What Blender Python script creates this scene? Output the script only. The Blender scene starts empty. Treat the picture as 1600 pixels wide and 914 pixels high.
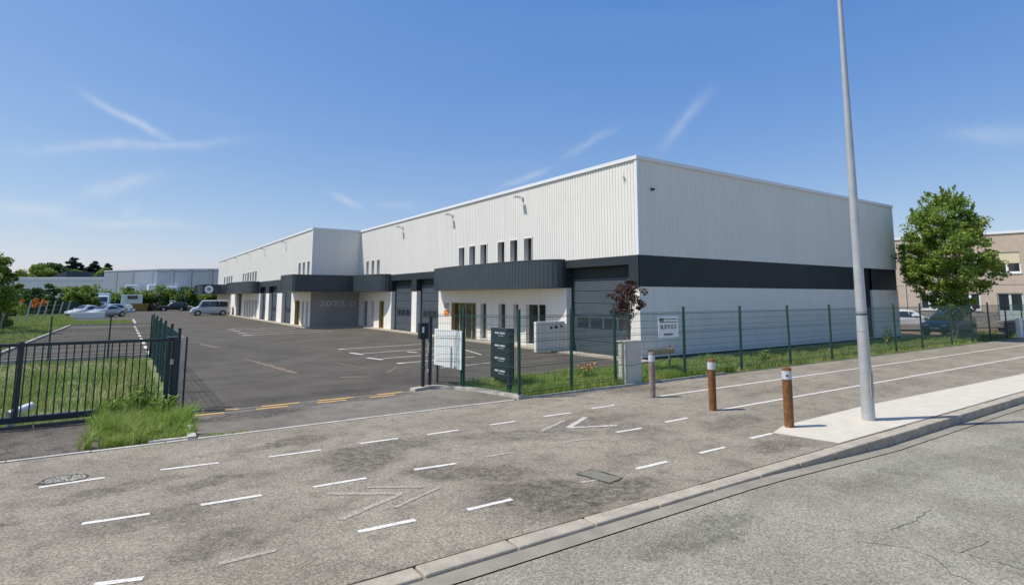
import bpy, bmesh, math, random
import numpy as np
from mathutils import Vector, Matrix
random.seed(7); rng = np.random.default_rng(7)
R = math.radians
scene = bpy.context.scene
col = scene.collection
# ------------------------------------------------------------------ camera
cam_d = bpy.data.cameras.new('camera'); cam = bpy.data.objects.new('camera', cam_d); col.objects.link(cam)
cam_d.sensor_width = 36.0; cam_d.lens = 897/1600*36
cam_d.shift_x = -0.0075; cam_d.shift_y = -0.0619
cam_d.clip_start = 0.1; cam_d.clip_end = 5000
Fw = Vector((0.56535, 0.81646, 0.11736)); Up = Vector((-0.06681, -0.09648, 0.99309)); Rt = Vector((0.82214, -0.56928, 0))
cam.matrix_world = Matrix(((Rt.x, Up.x, -Fw.x, 0), (Rt.y, Up.y, -Fw.y, 0), (Rt.z, Up.z, -Fw.z, 2.4), (0, 0, 0, 1)))
scene.camera = cam
scene.view_settings.view_transform = 'Standard'; scene.view_settings.look = 'None'
scene.view_settings.gamma = 1.0; scene.view_settings.exposure = 0.08
# ------------------------------------------------------------------ light
SUN_ELEV = R(57); SUN_TRAVEL = Vector((1, -0.45, 0)).normalized()
sd = bpy.data.lights.new('sun', 'SUN'); sd.energy = 4.4; sd.angle = R(0.53); sd.color = (1.0, 0.965, 0.91)
so = bpy.data.objects.new('sun', sd); col.objects.link(so)
tv = Vector((SUN_TRAVEL.x*math.cos(SUN_ELEV), SUN_TRAVEL.y*math.cos(SUN_ELEV), -math.sin(SUN_ELEV)))
so.rotation_euler = tv.to_track_quat('-Z', 'Y').to_euler(); so.location = (-20, 10, 40)
world = bpy.data.worlds.new('World'); scene.world = world; world.use_nodes = True
wt = world.node_tree; wn = wt.nodes; wl = wt.links; wn.clear()
wout = wn.new('ShaderNodeOutputWorld'); bg = wn.new('ShaderNodeBackground'); bg.inputs[1].default_value = 0.125
sky = wn.new('ShaderNodeTexSky'); sky.sky_type = 'NISHITA'; sky.sun_disc = False
sky.sun_elevation = SUN_ELEV; sky.sun_rotation = math.atan2(-SUN_TRAVEL.x, -SUN_TRAVEL.y)
sky.altitude = 0; sky.air_density = 1.0; sky.dust_density = 0.6; sky.ozone_density = 3.0

def wm(op, a, b=None, c=None):
    n = wn.new('ShaderNodeMath'); n.operation = op
    for i, v in enumerate((a, b, c)):
        if v is None: continue
        if isinstance(v, (int, float)): n.inputs[i].default_value = v
        else: wl.new(v, n.inputs[i])
    return n.outputs[0]
tc = wn.new('ShaderNodeTexCoord'); dirv = tc.outputs['Generated']
wnz = wn.new('ShaderNodeTexNoise'); wnz.inputs['Scale'].default_value = 7; wnz.inputs['Detail'].default_value = 5; wl.new(dirv, wnz.inputs['Vector'])
# thin wispy trails of cirrus: centre direction, long axis, short axis, half length, half width, strength
WISPS = [
((-0.0022,0.9676,0.2526),(0.9258,0.0974,-0.3653),(-0.3780,0.2331,-0.8960),0.0537,0.0075,0.50),
((-0.0022,0.9764,0.2159),(0.9828,-0.0377,0.1808),(0.1846,0.2126,-0.9595),0.1204,0.0085,0.36),
((-0.0099,0.9875,0.1572),(0.9396,-0.0446,0.3393),(0.3421,0.1510,-0.9275),0.0421,0.0116,0.42),
((-0.1035,0.9880,0.1150),(0.9942,0.0994,0.0412),(0.0293,0.1186,-0.9925),0.0372,0.0127,0.40),
((0.0054,0.9945,0.1047),(0.9998,-0.0073,0.0184),(0.0190,0.1045,-0.9943),0.0778,0.0074,0.42),
((0.5643,0.7995,0.2056),(0.7307,-0.5997,0.3264),(0.3842,-0.0339,-0.9226),0.0412,0.0063,0.40),
((0.6444,0.7196,0.2586),(0.6036,-0.6863,0.4057),(0.4695,-0.1053,-0.8767),0.0458,0.0074,0.25),
((0.7472,0.5982,0.2896),(0.2576,-0.6624,0.7035),(0.6126,-0.4511,-0.6490),0.0503,0.0107,0.32),
((0.3017,0.9404,0.1572),(0.8665,-0.2016,-0.4567),(-0.3978,0.2740,-0.8756),0.0264,0.0063,0.35),
((0.9423,0.2576,0.2136),(0.3101,-0.9123,-0.2677),(0.1259,0.3185,-0.9395),0.0422,0.0127,0.28),
((0.3806,0.9120,0.1531),(0.9246,-0.3782,-0.0452),(0.0167,0.1588,-0.9872),0.0347,0.0084,0.20),
((0.0040,0.9927,0.1203),(0.8526,0.0595,-0.5192),(-0.5226,0.1047,-0.8461),0.0117,0.0126,0.22)]
wob = wm('MULTIPLY', wm('SUBTRACT', wnz.outputs['Fac'], 0.5), 0.045)
fine = wn.new('ShaderNodeTexNoise'); fine.inputs['Scale'].default_value = 38; fine.inputs['Detail'].default_value = 6; wl.new(dirv, fine.inputs['Vector'])
fac = None
for M, T, N, hl, hw, st in WISPS:
    def dt(v):
        n = wn.new('ShaderNodeVectorMath'); n.operation = 'DOT_PRODUCT'; wl.new(dirv, n.inputs[0]); n.inputs[1].default_value = v
        return n.outputs['Value']
    t = wm('DIVIDE', dt(T), hl*1.15); s = wm('DIVIDE', wm('ADD', dt(N), wob), hw)
    q = wm('ADD', wm('POWER', wm('ABSOLUTE', t), 2.5), wm('MULTIPLY', s, s))
    e = wm('MULTIPLY', wm('EXPONENT', wm('MULTIPLY', q, -1.3)), st*0.72)
    e = wm('MULTIPLY', e, wm('GREATER_THAN', dt(M), 0))
    fac = e if fac is None else wm('MAXIMUM', fac, e)
fac = wm('MULTIPLY', fac, wm('ADD', wm('MULTIPLY', fine.outputs['Fac'], 1.4), 0.3))
# faint thin veil low in the sky
veil = wn.new('ShaderNodeTexNoise'); veil.inputs['Scale'].default_value = 3; veil.inputs['Detail'].default_value = 6
mp = wn.new('ShaderNodeMapping'); mp.inputs['Scale'].default_value = (1, 1, 5); wl.new(dirv, mp.inputs[0]); wl.new(mp.outputs[0], veil.inputs['Vector'])
vf = wn.new('ShaderNodeMapRange'); vf.inputs[1].default_value = 0.5; vf.inputs[2].default_value = 0.85; vf.inputs[3].default_value = 0; vf.inputs[4].default_value = 0.03; wl.new(veil.outputs['Fac'], vf.inputs[0])
fac = wm('MAXIMUM', fac, vf.outputs[0])
mixc = wn.new('ShaderNodeMix'); mixc.data_type = 'RGBA'; mixc.inputs[7].default_value = (5.6, 6.0, 6.5, 1)
hs = wn.new('ShaderNodeVectorMath'); hs.operation = 'MULTIPLY_ADD'; hs.inputs[1].default_value = (1.02, 0.79, 0.45); hs.inputs[2].default_value = (-0.32, 0.50, 3.20)
wl.new(sky.outputs[0], hs.inputs[0])
wl.new(hs.outputs[0], mixc.inputs[6]); wl.new(fac, mixc.inputs[0]); wl.new(mixc.outputs[2], bg.inputs[0]); wl.new(bg.outputs[0], wout.inputs[0])

# ------------------------------------------------------------------ materials
def mat(name, c, rough=0.8, c2=None, scale=5.0, detail=6, bump=0.0, bscale=None, speck=0.0, sscale=120, metallic=0.0, spec=0.4, coord='Object', island=0.0, lo=0.35, hi=0.65, trans=0.0, streak=0.0):
    m = bpy.data.materials.new(name); m.use_nodes = True
    nt = m.node_tree; N = nt.nodes; L = nt.links
    b = N['Principled BSDF']; b.inputs['Roughness'].default_value = rough; b.inputs['Metallic'].default_value = metallic
    b.inputs['Specular IOR Level'].default_value = spec
    out = None
    t = N.new('ShaderNodeTexCoord'); co = t.outputs[coord] if coord != 'World' else N.new('ShaderNodeNewGeometry').outputs['Position']
    if c2 is not None:
        n = N.new('ShaderNodeTexNoise'); n.inputs['Scale'].default_value = scale; n.inputs['Detail'].default_value = detail; L.new(co, n.inputs['Vector'])
        mr = N.new('ShaderNodeMapRange'); mr.inputs[1].default_value = lo; mr.inputs[2].default_value = hi; L.new(n.outputs['Fac'], mr.inputs[0])
        mx = N.new('ShaderNodeMix'); mx.data_type = 'RGBA'; mx.inputs[6].default_value = (*c, 1); mx.inputs[7].default_value = (*c2, 1); L.new(mr.outputs[0], mx.inputs[0])
        out = mx.outputs[2]
    if speck:
        n = N.new('ShaderNodeTexNoise'); n.inputs['Scale'].default_value = sscale; n.inputs['Detail'].default_value = 3; L.new(co, n.inputs['Vector'])
        mr = N.new('ShaderNodeMapRange'); mr.inputs[1].default_value = 0.3; mr.inputs[2].default_value = 0.7; mr.inputs[3].default_value = 1-speck; mr.inputs[4].default_value = 1+speck; L.new(n.outputs['Fac'], mr.inputs[0])
        hsv = N.new('ShaderNodeHueSaturation'); L.new(mr.outputs[0], hsv.inputs['Value'])
        if out is None: hsv.inputs['Color'].default_value = (*c, 1)
        else: L.new(out, hsv.inputs['Color'])
        out = hsv.outputs[0]
    if streak:
        ms_ = N.new('ShaderNodeMapping'); ms_.inputs['Scale'].default_value = (3.2, 3.2, .12); L.new(co, ms_.inputs[0])
        n = N.new('ShaderNodeTexNoise'); n.inputs['Scale'].default_value = 1.0; n.inputs['Detail'].default_value = 7; n.inputs['Roughness'].default_value = .7; L.new(ms_.outputs[0], n.inputs['Vector'])
        mr = N.new('ShaderNodeMapRange'); mr.inputs[1].default_value = 0.35; mr.inputs[2].default_value = 0.7; mr.inputs[3].default_value = 1; mr.inputs[4].default_value = 1-streak; L.new(n.outputs['Fac'], mr.inputs[0])
        hsv = N.new('ShaderNodeHueSaturation'); L.new(mr.outputs[0], hsv.inputs['Value'])
        if out is None: hsv.inputs['Color'].default_value = (*c, 1)
        else: L.new(out, hsv.inputs['Color'])
        out = hsv.outputs[0]
    if island:
        g = N.new('ShaderNodeNewGeometry'); mr = N.new('ShaderNodeMapRange'); mr.inputs[3].default_value = 1-island; mr.inputs[4].default_value = 1+island; L.new(g.outputs['Random Per Island'], mr.inputs[0])
        hsv = N.new('ShaderNodeHueSaturation'); L.new(mr.outputs[0], hsv.inputs['Value'])
        mr2 = N.new('ShaderNodeMapRange'); mr2.inputs[3].default_value = 0.47; mr2.inputs[4].default_value = 0.515; L.new(g.outputs['Random Per Island'], mr2.inputs[0]); L.new(mr2.outputs[0], hsv.inputs['Hue'])
        if out is None: hsv.inputs['Color'].default_value = (*c, 1)
        else: L.new(out, hsv.inputs['Color'])
        out = hsv.outputs[0]
    if out is None: b.inputs['Base Color'].default_value = (*c, 1)
    else: L.new(out, b.inputs['Base Color'])
    if bump:
        n = N.new('ShaderNodeTexNoise'); n.inputs['Scale'].default_value = bscale or sscale; n.inputs['Detail'].default_value = 4; L.new(co, n.inputs['Vector'])
        bp = N.new('ShaderNodeBump'); bp.inputs['Strength'].default_value = bump; bp.inputs['Distance'].default_value = 0.02; L.new(n.outputs['Fac'], bp.inputs['Height']); L.new(bp.outputs[0], b.inputs['Normal'])
    if trans:
        tr = N.new('ShaderNodeBsdfTranslucent'); ms = N.new('ShaderNodeMixShader'); ms.inputs[0].default_value = trans
        if out is None: tr.inputs[0].default_value = (*c, 1)
        else: L.new(out, tr.inputs[0])
        L.new(b.outputs[0], ms.inputs[1]); L.new(tr.outputs[0], ms.inputs[2]); L.new(ms.outputs[0], N['Material Output'].inputs[0])
    return m

def asphalt(name, base, light, grain, patches=(), crack=0.0, tint=None, big=0.35, stain=(0.6,)):
    """weathered asphalt: coarse aggregate grain, broad wear, dark stains of their own shape"""
    m = bpy.data.materials.new(name); m.use_nodes = True; nt = m.node_tree; N = nt.nodes; L = nt.links
    b = N['Principled BSDF']; b.inputs['Roughness'].default_value = 0.88; b.inputs['Specular IOR Level'].default_value = 0.25
    pos = N.new('ShaderNodeNewGeometry').outputs['Position']
    def math_(op, a, b_=None):
        n = N.new('ShaderNodeMath'); n.operation = op
        for i, v in enumerate((a, b_)):
            if v is None: continue
            if isinstance(v, (int, float)): n.inputs[i].default_value = v
            else: L.new(v, n.inputs[i])
        return n.outputs[0]
    def noise(s, d=5, vec=pos, rough=0.5):
        n = N.new('ShaderNodeTexNoise'); n.inputs['Scale'].default_value = s; n.inputs['Detail'].default_value = d; n.inputs['Roughness'].default_value = rough; L.new(vec, n.inputs['Vector']); return n.outputs
    def rng_(v, a, b_, c, d):
        n = N.new('ShaderNodeMapRange'); n.inputs[1].default_value = a; n.inputs[2].default_value = b_; n.inputs[3].default_value = c; n.inputs[4].default_value = d; n.interpolation_type = 'SMOOTHSTEP'; L.new(v, n.inputs[0]); return n.outputs[0]
    # pale aggregate stones in the binder
    vor = N.new('ShaderNodeTexVoronoi'); vor.inputs['Scale'].default_value = 70; L.new(pos, vor.inputs['Vector'])
    sep = N.new('ShaderNodeSeparateColor'); L.new(vor.outputs['Color'], sep.inputs[0])
    g1 = rng_(sep.outputs[0], 0.0, 1.0, 1-grain, 1+grain)
    g2 = rng_(noise(28, 6, rough=0.7)['Fac'], 0.3, 0.7, 1-grain*0.6, 1+grain*0.6)
    wide = rng_(noise(0.55, 6, rough=0.6)['Fac'], 0.36, 0.64, 0, 1)
    mx = N.new('ShaderNodeMix'); mx.data_type = 'RGBA'; mx.inputs[6].default_value = (*base, 1); mx.inputs[7].default_value = (*light, 1); L.new(wide, mx.inputs[0])
    mult = math_('MULTIPLY', g1, g2)
    midn = rng_(noise(2.7, 7, rough=0.65)['Fac'], 0.46, 0.66, 1.0, 1.0-big)
    mult = math_('MULTIPLY', mult, midn)
    if patches:
        dist = N.new('ShaderNodeVectorMath'); dist.operation = 'MULTIPLY_ADD'
        nz = noise(1.7, 6, rough=0.62)['Color']; L.new(nz, dist.inputs[0]); dist.inputs[1].default_value = (1.1, 1.1, 0); 
        off = N.new('ShaderNodeVectorMath'); off.operation = 'SUBTRACT'; L.new(pos, off.inputs[0]); off.inputs[1].default_value = (0.55, 0.55, 0); L.new(off.outputs[0], dist.inputs[2])
        acc = None
        for (x, y, rx, ry, rot, st) in patches:
            mpn = N.new('ShaderNodeMapping'); mpn.vector_type = 'TEXTURE'; mpn.inputs['Location'].default_value = (x, y, 0); mpn.inputs['Rotation'].default_value = (0, 0, rot); mpn.inputs['Scale'].default_value = (rx, ry, 1); L.new(dist.outputs[0], mpn.inputs[0])
            ml = N.new('ShaderNodeVectorMath'); ml.operation = 'MULTIPLY'; ml.inputs[1].default_value = (1, 1, 0); L.new(mpn.outputs[0], ml.inputs[0])
            ln = N.new('ShaderNodeVectorMath'); ln.operation = 'LENGTH'; L.new(ml.outputs[0], ln.inputs[0])
            r = rng_(ln.outputs['Value'], 0.55, 1.15, st, 0)
            acc = r if acc is None else math_('MAXIMUM', acc, r)
        brk = rng_(noise(9, 8, rough=0.78)['Fac'], 0.38, 0.60, 0.25, 1.35)
        mult = math_('MULTIPLY', mult, math_('SUBTRACT', 1.0, math_('MULTIPLY', acc, brk)))
    if crack:
        dv = N.new('ShaderNodeVectorMath'); dv.operation = 'MULTIPLY_ADD'; L.new(noise(1.3, 7, rough=0.7)['Color'], dv.inputs[0]); dv.inputs[1].default_value = (1.5, 1.5, 0); L.new(pos, dv.inputs[2])
        vc = N.new('ShaderNodeTexVoronoi'); vc.feature = 'DISTANCE_TO_EDGE'; vc.inputs['Scale'].default_value = 0.33; L.new(dv.outputs[0], vc.inputs['Vector'])
        cr = rng_(vc.outputs['Distance'], 0.0, 0.009, crack, 0)
        gate = rng_(noise(0.5, 2)['Fac'], 0.5, 0.6, 0, 1)
        mult = math_('MULTIPLY', mult, math_('SUBTRACT', 1.0, math_('MULTIPLY', cr, gate)))
    h = N.new('ShaderNodeHueSaturation'); L.new(mx.outputs[2], h.inputs['Color']); L.new(mult, h.inputs['Value'])
    L.new(h.outputs[0], b.inputs['Base Color'])
    bp = N.new('ShaderNodeBump'); bp.inputs['Strength'].default_value = 0.35; bp.inputs['Distance'].default_value = 0.006
    L.new(sep.outputs[0], bp.inputs['Height']); L.new(bp.outputs[0], b.inputs['Normal'])
    return m

STAINS = [(3.6, 9.1, 1.3, .55, 0.1, .38), (3.2, 8.5, .8, .5, .6, .42), (4.1, 7.2, 1.1, .45, -.6, .36), (4.4, 6.0, .9, .55, -.4, .42), (5.0, 5.5, 1.3, .45, 0.05, .45),
          (7.9, 7.6, .6, .8, .9, .25), (5.9, 8.6, 1.4, .5, -.3, .32), (7.6, 8.7, 1.2, .45, 0, .3), (0.2, 9.1, .9, .3, .2, .3), (0.6, 7.7, .8, .3, .1, .3), (2.4, 10.3, 1.0, .3, .2, .4),
          (1.2, 8.7, .7, .25, .2, .38), (10.1, 7.1, 1.2, .4, .1, .25), (8.9, 5.55, .8, .3, 0, .35), (11.3, 10.9, 1.1, .45, 0, .38), (0.9, 6.5, .6, .35, .4, .3), (6.4, 6.5, .5, .25, .2, .25), (14, 8.8, 1.6, .3, 0.1, .2), (17, 7.2, 2.2, .3, 0.1, .18), (-1.2, 8.4, .7, .3, 0, .3)]
M = {}
M['pavement'] = asphalt('weathered_pavement_asphalt', (.244, .208, .155), (.298, .257, .193), .33, STAINS, big=.24)
M['road'] = asphalt('pale_road_asphalt', (.245, .224, .168), (.308, .285, .216), .32, [(9.5, 3.9, 2.4, .35, 0.02, .2), (13, 3.6, 2.5, .3, 0, .16), (5.2, 4.1, 1.2, .3, 0.02, .3), (7.6, 1.6, 1.4, .3, -.5, .12)], crack=.0, big=.09)
M['yard'] = asphalt('dark_yard_asphalt', (.086, .075, .058), (.114, .100, .078), .16, [(4.2, 14.9, 2.2, .5, 0, .25), (7.5, 16, 1.5, 2, 0, .2), (4, 30, 3, 6, 0, .12), (9, 60, 4, 9, 0, .1)], big=.14)
M['apron'] = asphalt('entrance_asphalt', (.165, .145, .115), (.215, .19, .15), .2, [(2.4, 13.1, 1.2, .5, 0, .45), (5, 13.6, 2.0, .25, 0, .35)], big=.2)
M['strip'] = asphalt('patched_dark_asphalt', (.080, .068, .055), (.145, .125, .098), .4, (), big=.4)
M['gutter'] = mat('gutter_concrete', (.30, .268, .205), .9, (.235, .21, .162), 3, bump=.2, bscale=60, speck=.12, sscale=60, coord='World')
M['kerb'] = mat('kerb_concrete', (.44, .385, .29), .9, (.34, .295, .225), 4, bump=.3, bscale=70, speck=.14, sscale=55, coord='World')
M['pale'] = mat('pale_sand_concrete', (.60, .545, .435), .9, (.54, .49, .39), 3, bump=.15, bscale=80, speck=.06, sscale=70, coord='World')
M['white_stone'] = mat('white_kerb_concrete', (.56, .52, .44), .9, (.40, .37, .31), 5, bump=.3, bscale=40, speck=.1, sscale=40, coord='World')
M['paint'] = mat('worn_white_paint', (.72, .68, .60), .8, (.32, .28, .22), 45, speck=.15, sscale=90, coord='World', lo=.53, hi=.68)
M['midpaint'] = mat('half_worn_white_paint', (.62, .58, .51), .8, (.27, .235, .185), 30, speck=.15, sscale=90, coord='World', lo=.46, hi=.6)
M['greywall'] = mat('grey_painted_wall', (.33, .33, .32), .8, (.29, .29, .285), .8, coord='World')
M['faint'] = mat('faded_white_paint', (.44, .40, .33), .85, (.26, .225, .17), 22, speck=.25, sscale=60, coord='World')
M['yellow'] = mat('yellow_road_paint', (.66, .40, .10), .8, (.5, .32, .14), 7, speck=.15, sscale=40, coord='World')
M['oldyellow'] = mat('faded_orange_paint', (.24, .165, .10), .85, (.14, .115, .095), 5, speck=.15, sscale=30, coord='World')
M['soil'] = mat('grassy_soil', (.11, .155, .04), .95, (.2, .19, .09), 0.9, speck=.35, sscale=18, bump=.6, bscale=14, coord='World', lo=.4, hi=.62)
M['grass'] = mat('grass_blades', (.23, .38, .06), .6, (.38, .44, .13), 1.3, island=.35, trans=.42, coord='World', spec=.25)
M['drygrass'] = mat('verge_grass_blades', (.20, .31, .065), .65, (.34, .36, .13), 1.0, island=.35, trans=.3, coord='World', spec=.2)
M['clad'] = mat('light_grey_steel_cladding', (.815, .785, .715), .45, (.79, .76, .69), 0.8, coord='World', spec=.35, streak=.07)
M['white'] = mat('white_render', (.85, .815, .735), .75, (.82, .785, .705), .9, streak=.08, coord='World', bump=.05, bscale=30)
M['dark'] = mat('charcoal_steel', (.027, .034, .040), .5, (.031, .039, .045), 1.0, coord='World', spec=.25)
M['canopy'] = mat('slate_canopy_steel', (.040, .052, .060), .42, (.045, .058, .066), 1.0, coord='World', spec=.5)
M['door'] = mat('slate_sectional_door', (.075, .095, .112), .5, (.065, .083, .098), 2, coord='World')
M['doordark'] = mat('recess_charcoal', (.02, .025, .03), .6)
M['roof'] = mat('grey_roof_membrane', (.3, .3, .3), .9, (.25, .25, .25), 1)
M['trim'] = mat('white_roof_trim', (.75, .77, .78), .4)
M['glass'] = mat('dark_window_glass', (.02, .026, .032), .06, spec=.9)
M['yframe'] = mat('ochre_door_frame', (.50, .39, .14), .5, (.42, .32, .10), 3)
M['alu'] = mat('aluminium_frame', (.5, .5, .48), .4)
M['shutter'] = mat('brown_grey_shutter', (.2, .2, .17), .6, (.16, .16, .14), 3)
M['green'] = mat('dark_green_steel', (.012, .062, .048), .4, spec=.4)
M['wire'] = mat('dark_green_wire', (.035, .085, .075), .5)
M['gate'] = mat('anthracite_gate_steel', (.018, .027, .034), .45, (.026, .036, .042), 8, spec=.5)
M['galv'] = mat('galvanised_steel', (.48, .49, .48), .42, (.36, .37, .37), 6, metallic=.55)
M['polem'] = mat('grey_painted_pole', (.50, .51, .505), .35, (.43, .44, .435), 4, metallic=.35, speck=.05, sscale=30)
M['poleb'] = mat('stained_pole_foot', (.32, .305, .27), .6, (.4, .39, .36), 7)
M['wood'] = mat('brown_stained_wood', (.22, .10, .035), .7, (.145, .062, .022), 9, bump=.4, bscale=30, speck=.25, sscale=30)
M['greywood'] = mat('weathered_grey_wood', (.30, .235, .20), .8, (.2, .15, .13), 9, bump=.4, bscale=30, speck=.2, sscale=30)
M['lightwood'] = mat('pale_timber', (.60, .42, .22), .7, (.5, .33, .16), 8)
M['refl'] = mat('reflective_band', (.52, .53, .54), .35, speck=.1, sscale=20)
M['cabinet'] = mat('cream_concrete_cabinet', (.58, .56, .46), .8, (.52, .50, .41), 4, bump=.1, bscale=40, speck=.05)
M['signw'] = mat('white_sign_board', (.74, .77, .75), .5)
M['ink'] = mat('dark_ink', (.05, .055, .075), .6)
M['gink'] = mat('green_ink', (.03, .2, .07), .6)
M['orange'] = mat('orange_sticker', (.75, .22, .04), .6)
M['graf'] = mat('pale_grey_paint_strokes', (.60, .60, .60), .8, (.44, .44, .44), 6)
M['bark'] = mat('grey_brown_bark', (.20, .165, .13), .9, (.13, .105, .08), 12, bump=.5, bscale=30)
M['palebark'] = mat('pale_bark', (.36, .30, .25), .9, (.22, .18, .15), 12, bump=.4, bscale=30)
M['leaf'] = mat('fresh_green_leaves', (.17, .28, .045), .5, (.27, .36, .07), 1.1, island=.4, trans=.38, coord='World', spec=.3)
M['leafl'] = mat('yellow_green_leaves', (.17, .27, .045), .55, (.25, .32, .07), .9, island=.35, trans=.35, coord='World', spec=.25)
M['leafd'] = mat('deep_green_leaves', (.055, .12, .03), .6, (.09, .17, .045), .35, island=.4, trans=.25, coord='World', spec=.2)
M['conifer'] = mat('blue_green_needles', (.02, .045, .028), .7, (.03, .06, .035), .7, island=.35, trans=.1, coord='World', spec=.2)
M['purple'] = mat('purple_brown_leaves', (.085, .045, .04), .6, (.13, .08, .055), 3, island=.45, trans=.2, coord='World', spec=.2)
M['orangel'] = mat('orange_leaves', (.62, .26, .04), .6, (.5, .2, .03), 3, island=.3, trans=.2)
M['poppy'] = mat('orange_petals', (.85, .33, .08), .6, island=.2)
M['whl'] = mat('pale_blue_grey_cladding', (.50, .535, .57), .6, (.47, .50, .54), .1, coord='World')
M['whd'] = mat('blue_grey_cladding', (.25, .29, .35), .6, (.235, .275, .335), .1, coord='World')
M['whj'] = mat('cladding_joint_strip', (.222, .258, .315), .6)
M['gable'] = mat('dark_slate_roof', (.07, .08, .10), .7)
M['beige'] = mat('beige_roughcast', (.52, .43, .33), .9, (.46, .375, .29), 1.5, bump=.3, bscale=25, speck=.08, sscale=20)
M['beigegrey'] = mat('mottled_base_cladding', (.34, .30, .26), .9, (.22, .2, .18), 3, speck=.2, sscale=5)
M['pvc'] = mat('white_window_frame', (.78, .79, .79), .4)
M['cream'] = mat('cream_roller_shutter', (.68, .60, .40), .6)
M['palegreen'] = mat('pale_green_door', (.52, .60, .57), .5)
M['carwhite'] = mat('white_car_paint', (.8, .8, .8), .2, spec=.6)
M['carsilver'] = mat('silver_blue_car_paint', (.42, .47, .52), .25, metallic=.3)
M['cargrey'] = mat('pale_grey_car_paint', (.55, .58, .6), .25, metallic=.25)
M['carblue'] = mat('dark_blue_car_paint', (.025, .045, .10), .2, spec=.6)
M['carblack'] = mat('black_car_paint', (.015, .016, .018), .3, spec=.5)
M['tyre'] = mat('tyre_rubber', (.02, .02, .02), .85)
M['rim'] = mat('alloy_rim', (.5, .5, .5), .35, metallic=.7)
M['lamp'] = mat('headlight_glass', (.7, .72, .74), .15, spec=.8)
M['red'] = mat('tail_light', (.4, .02, .02), .3)
M['pipe'] = mat('white_plastic_pipe', (.72, .73, .74), .5, (.6, .61, .6), 4)
M['skip'] = mat('ochre_skip_paint', (.38, .25, .055), .7, (.28, .19, .06), 3)
M['twig'] = mat('grey_cut_branches', (.10, .10, .075), .9, (.06, .075, .04), 2, island=.4)
M['lorry'] = mat('white_lorry_panel', (.62, .66, .69), .5)
M['concrete'] = mat('bare_concrete', (.52, .48, .45), .9, (.44, .4, .37), 2)
M['rail'] = mat('steel_gate_rail', (.12, .11, .1), .5, metallic=.5)
M['tar'] = mat('crack_tar', (.05, .048, .045), .7)
M['patch'] = mat('pale_loose_gravel', (.46, .43, .35), .95, (.25, .23, .19), 35, bump=.5, bscale=80)
M['cover'] = mat('rusty_chamber_cover', (.21, .195, .14), .8, (.17, .16, .12), 12, bump=.4, bscale=50)
M['redbrown'] = mat('reddish_bare_earth', (.30, .19, .13), .95, (.22, .15, .10), 2)
M['emblem'] = mat('white_emblem', (.8, .8, .82), .5)
M['rock'] = mat('stacked_grey_rock', (.32, .29, .25), .95, (.2, .18, .16), 3, bump=.5, bscale=8)

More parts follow.
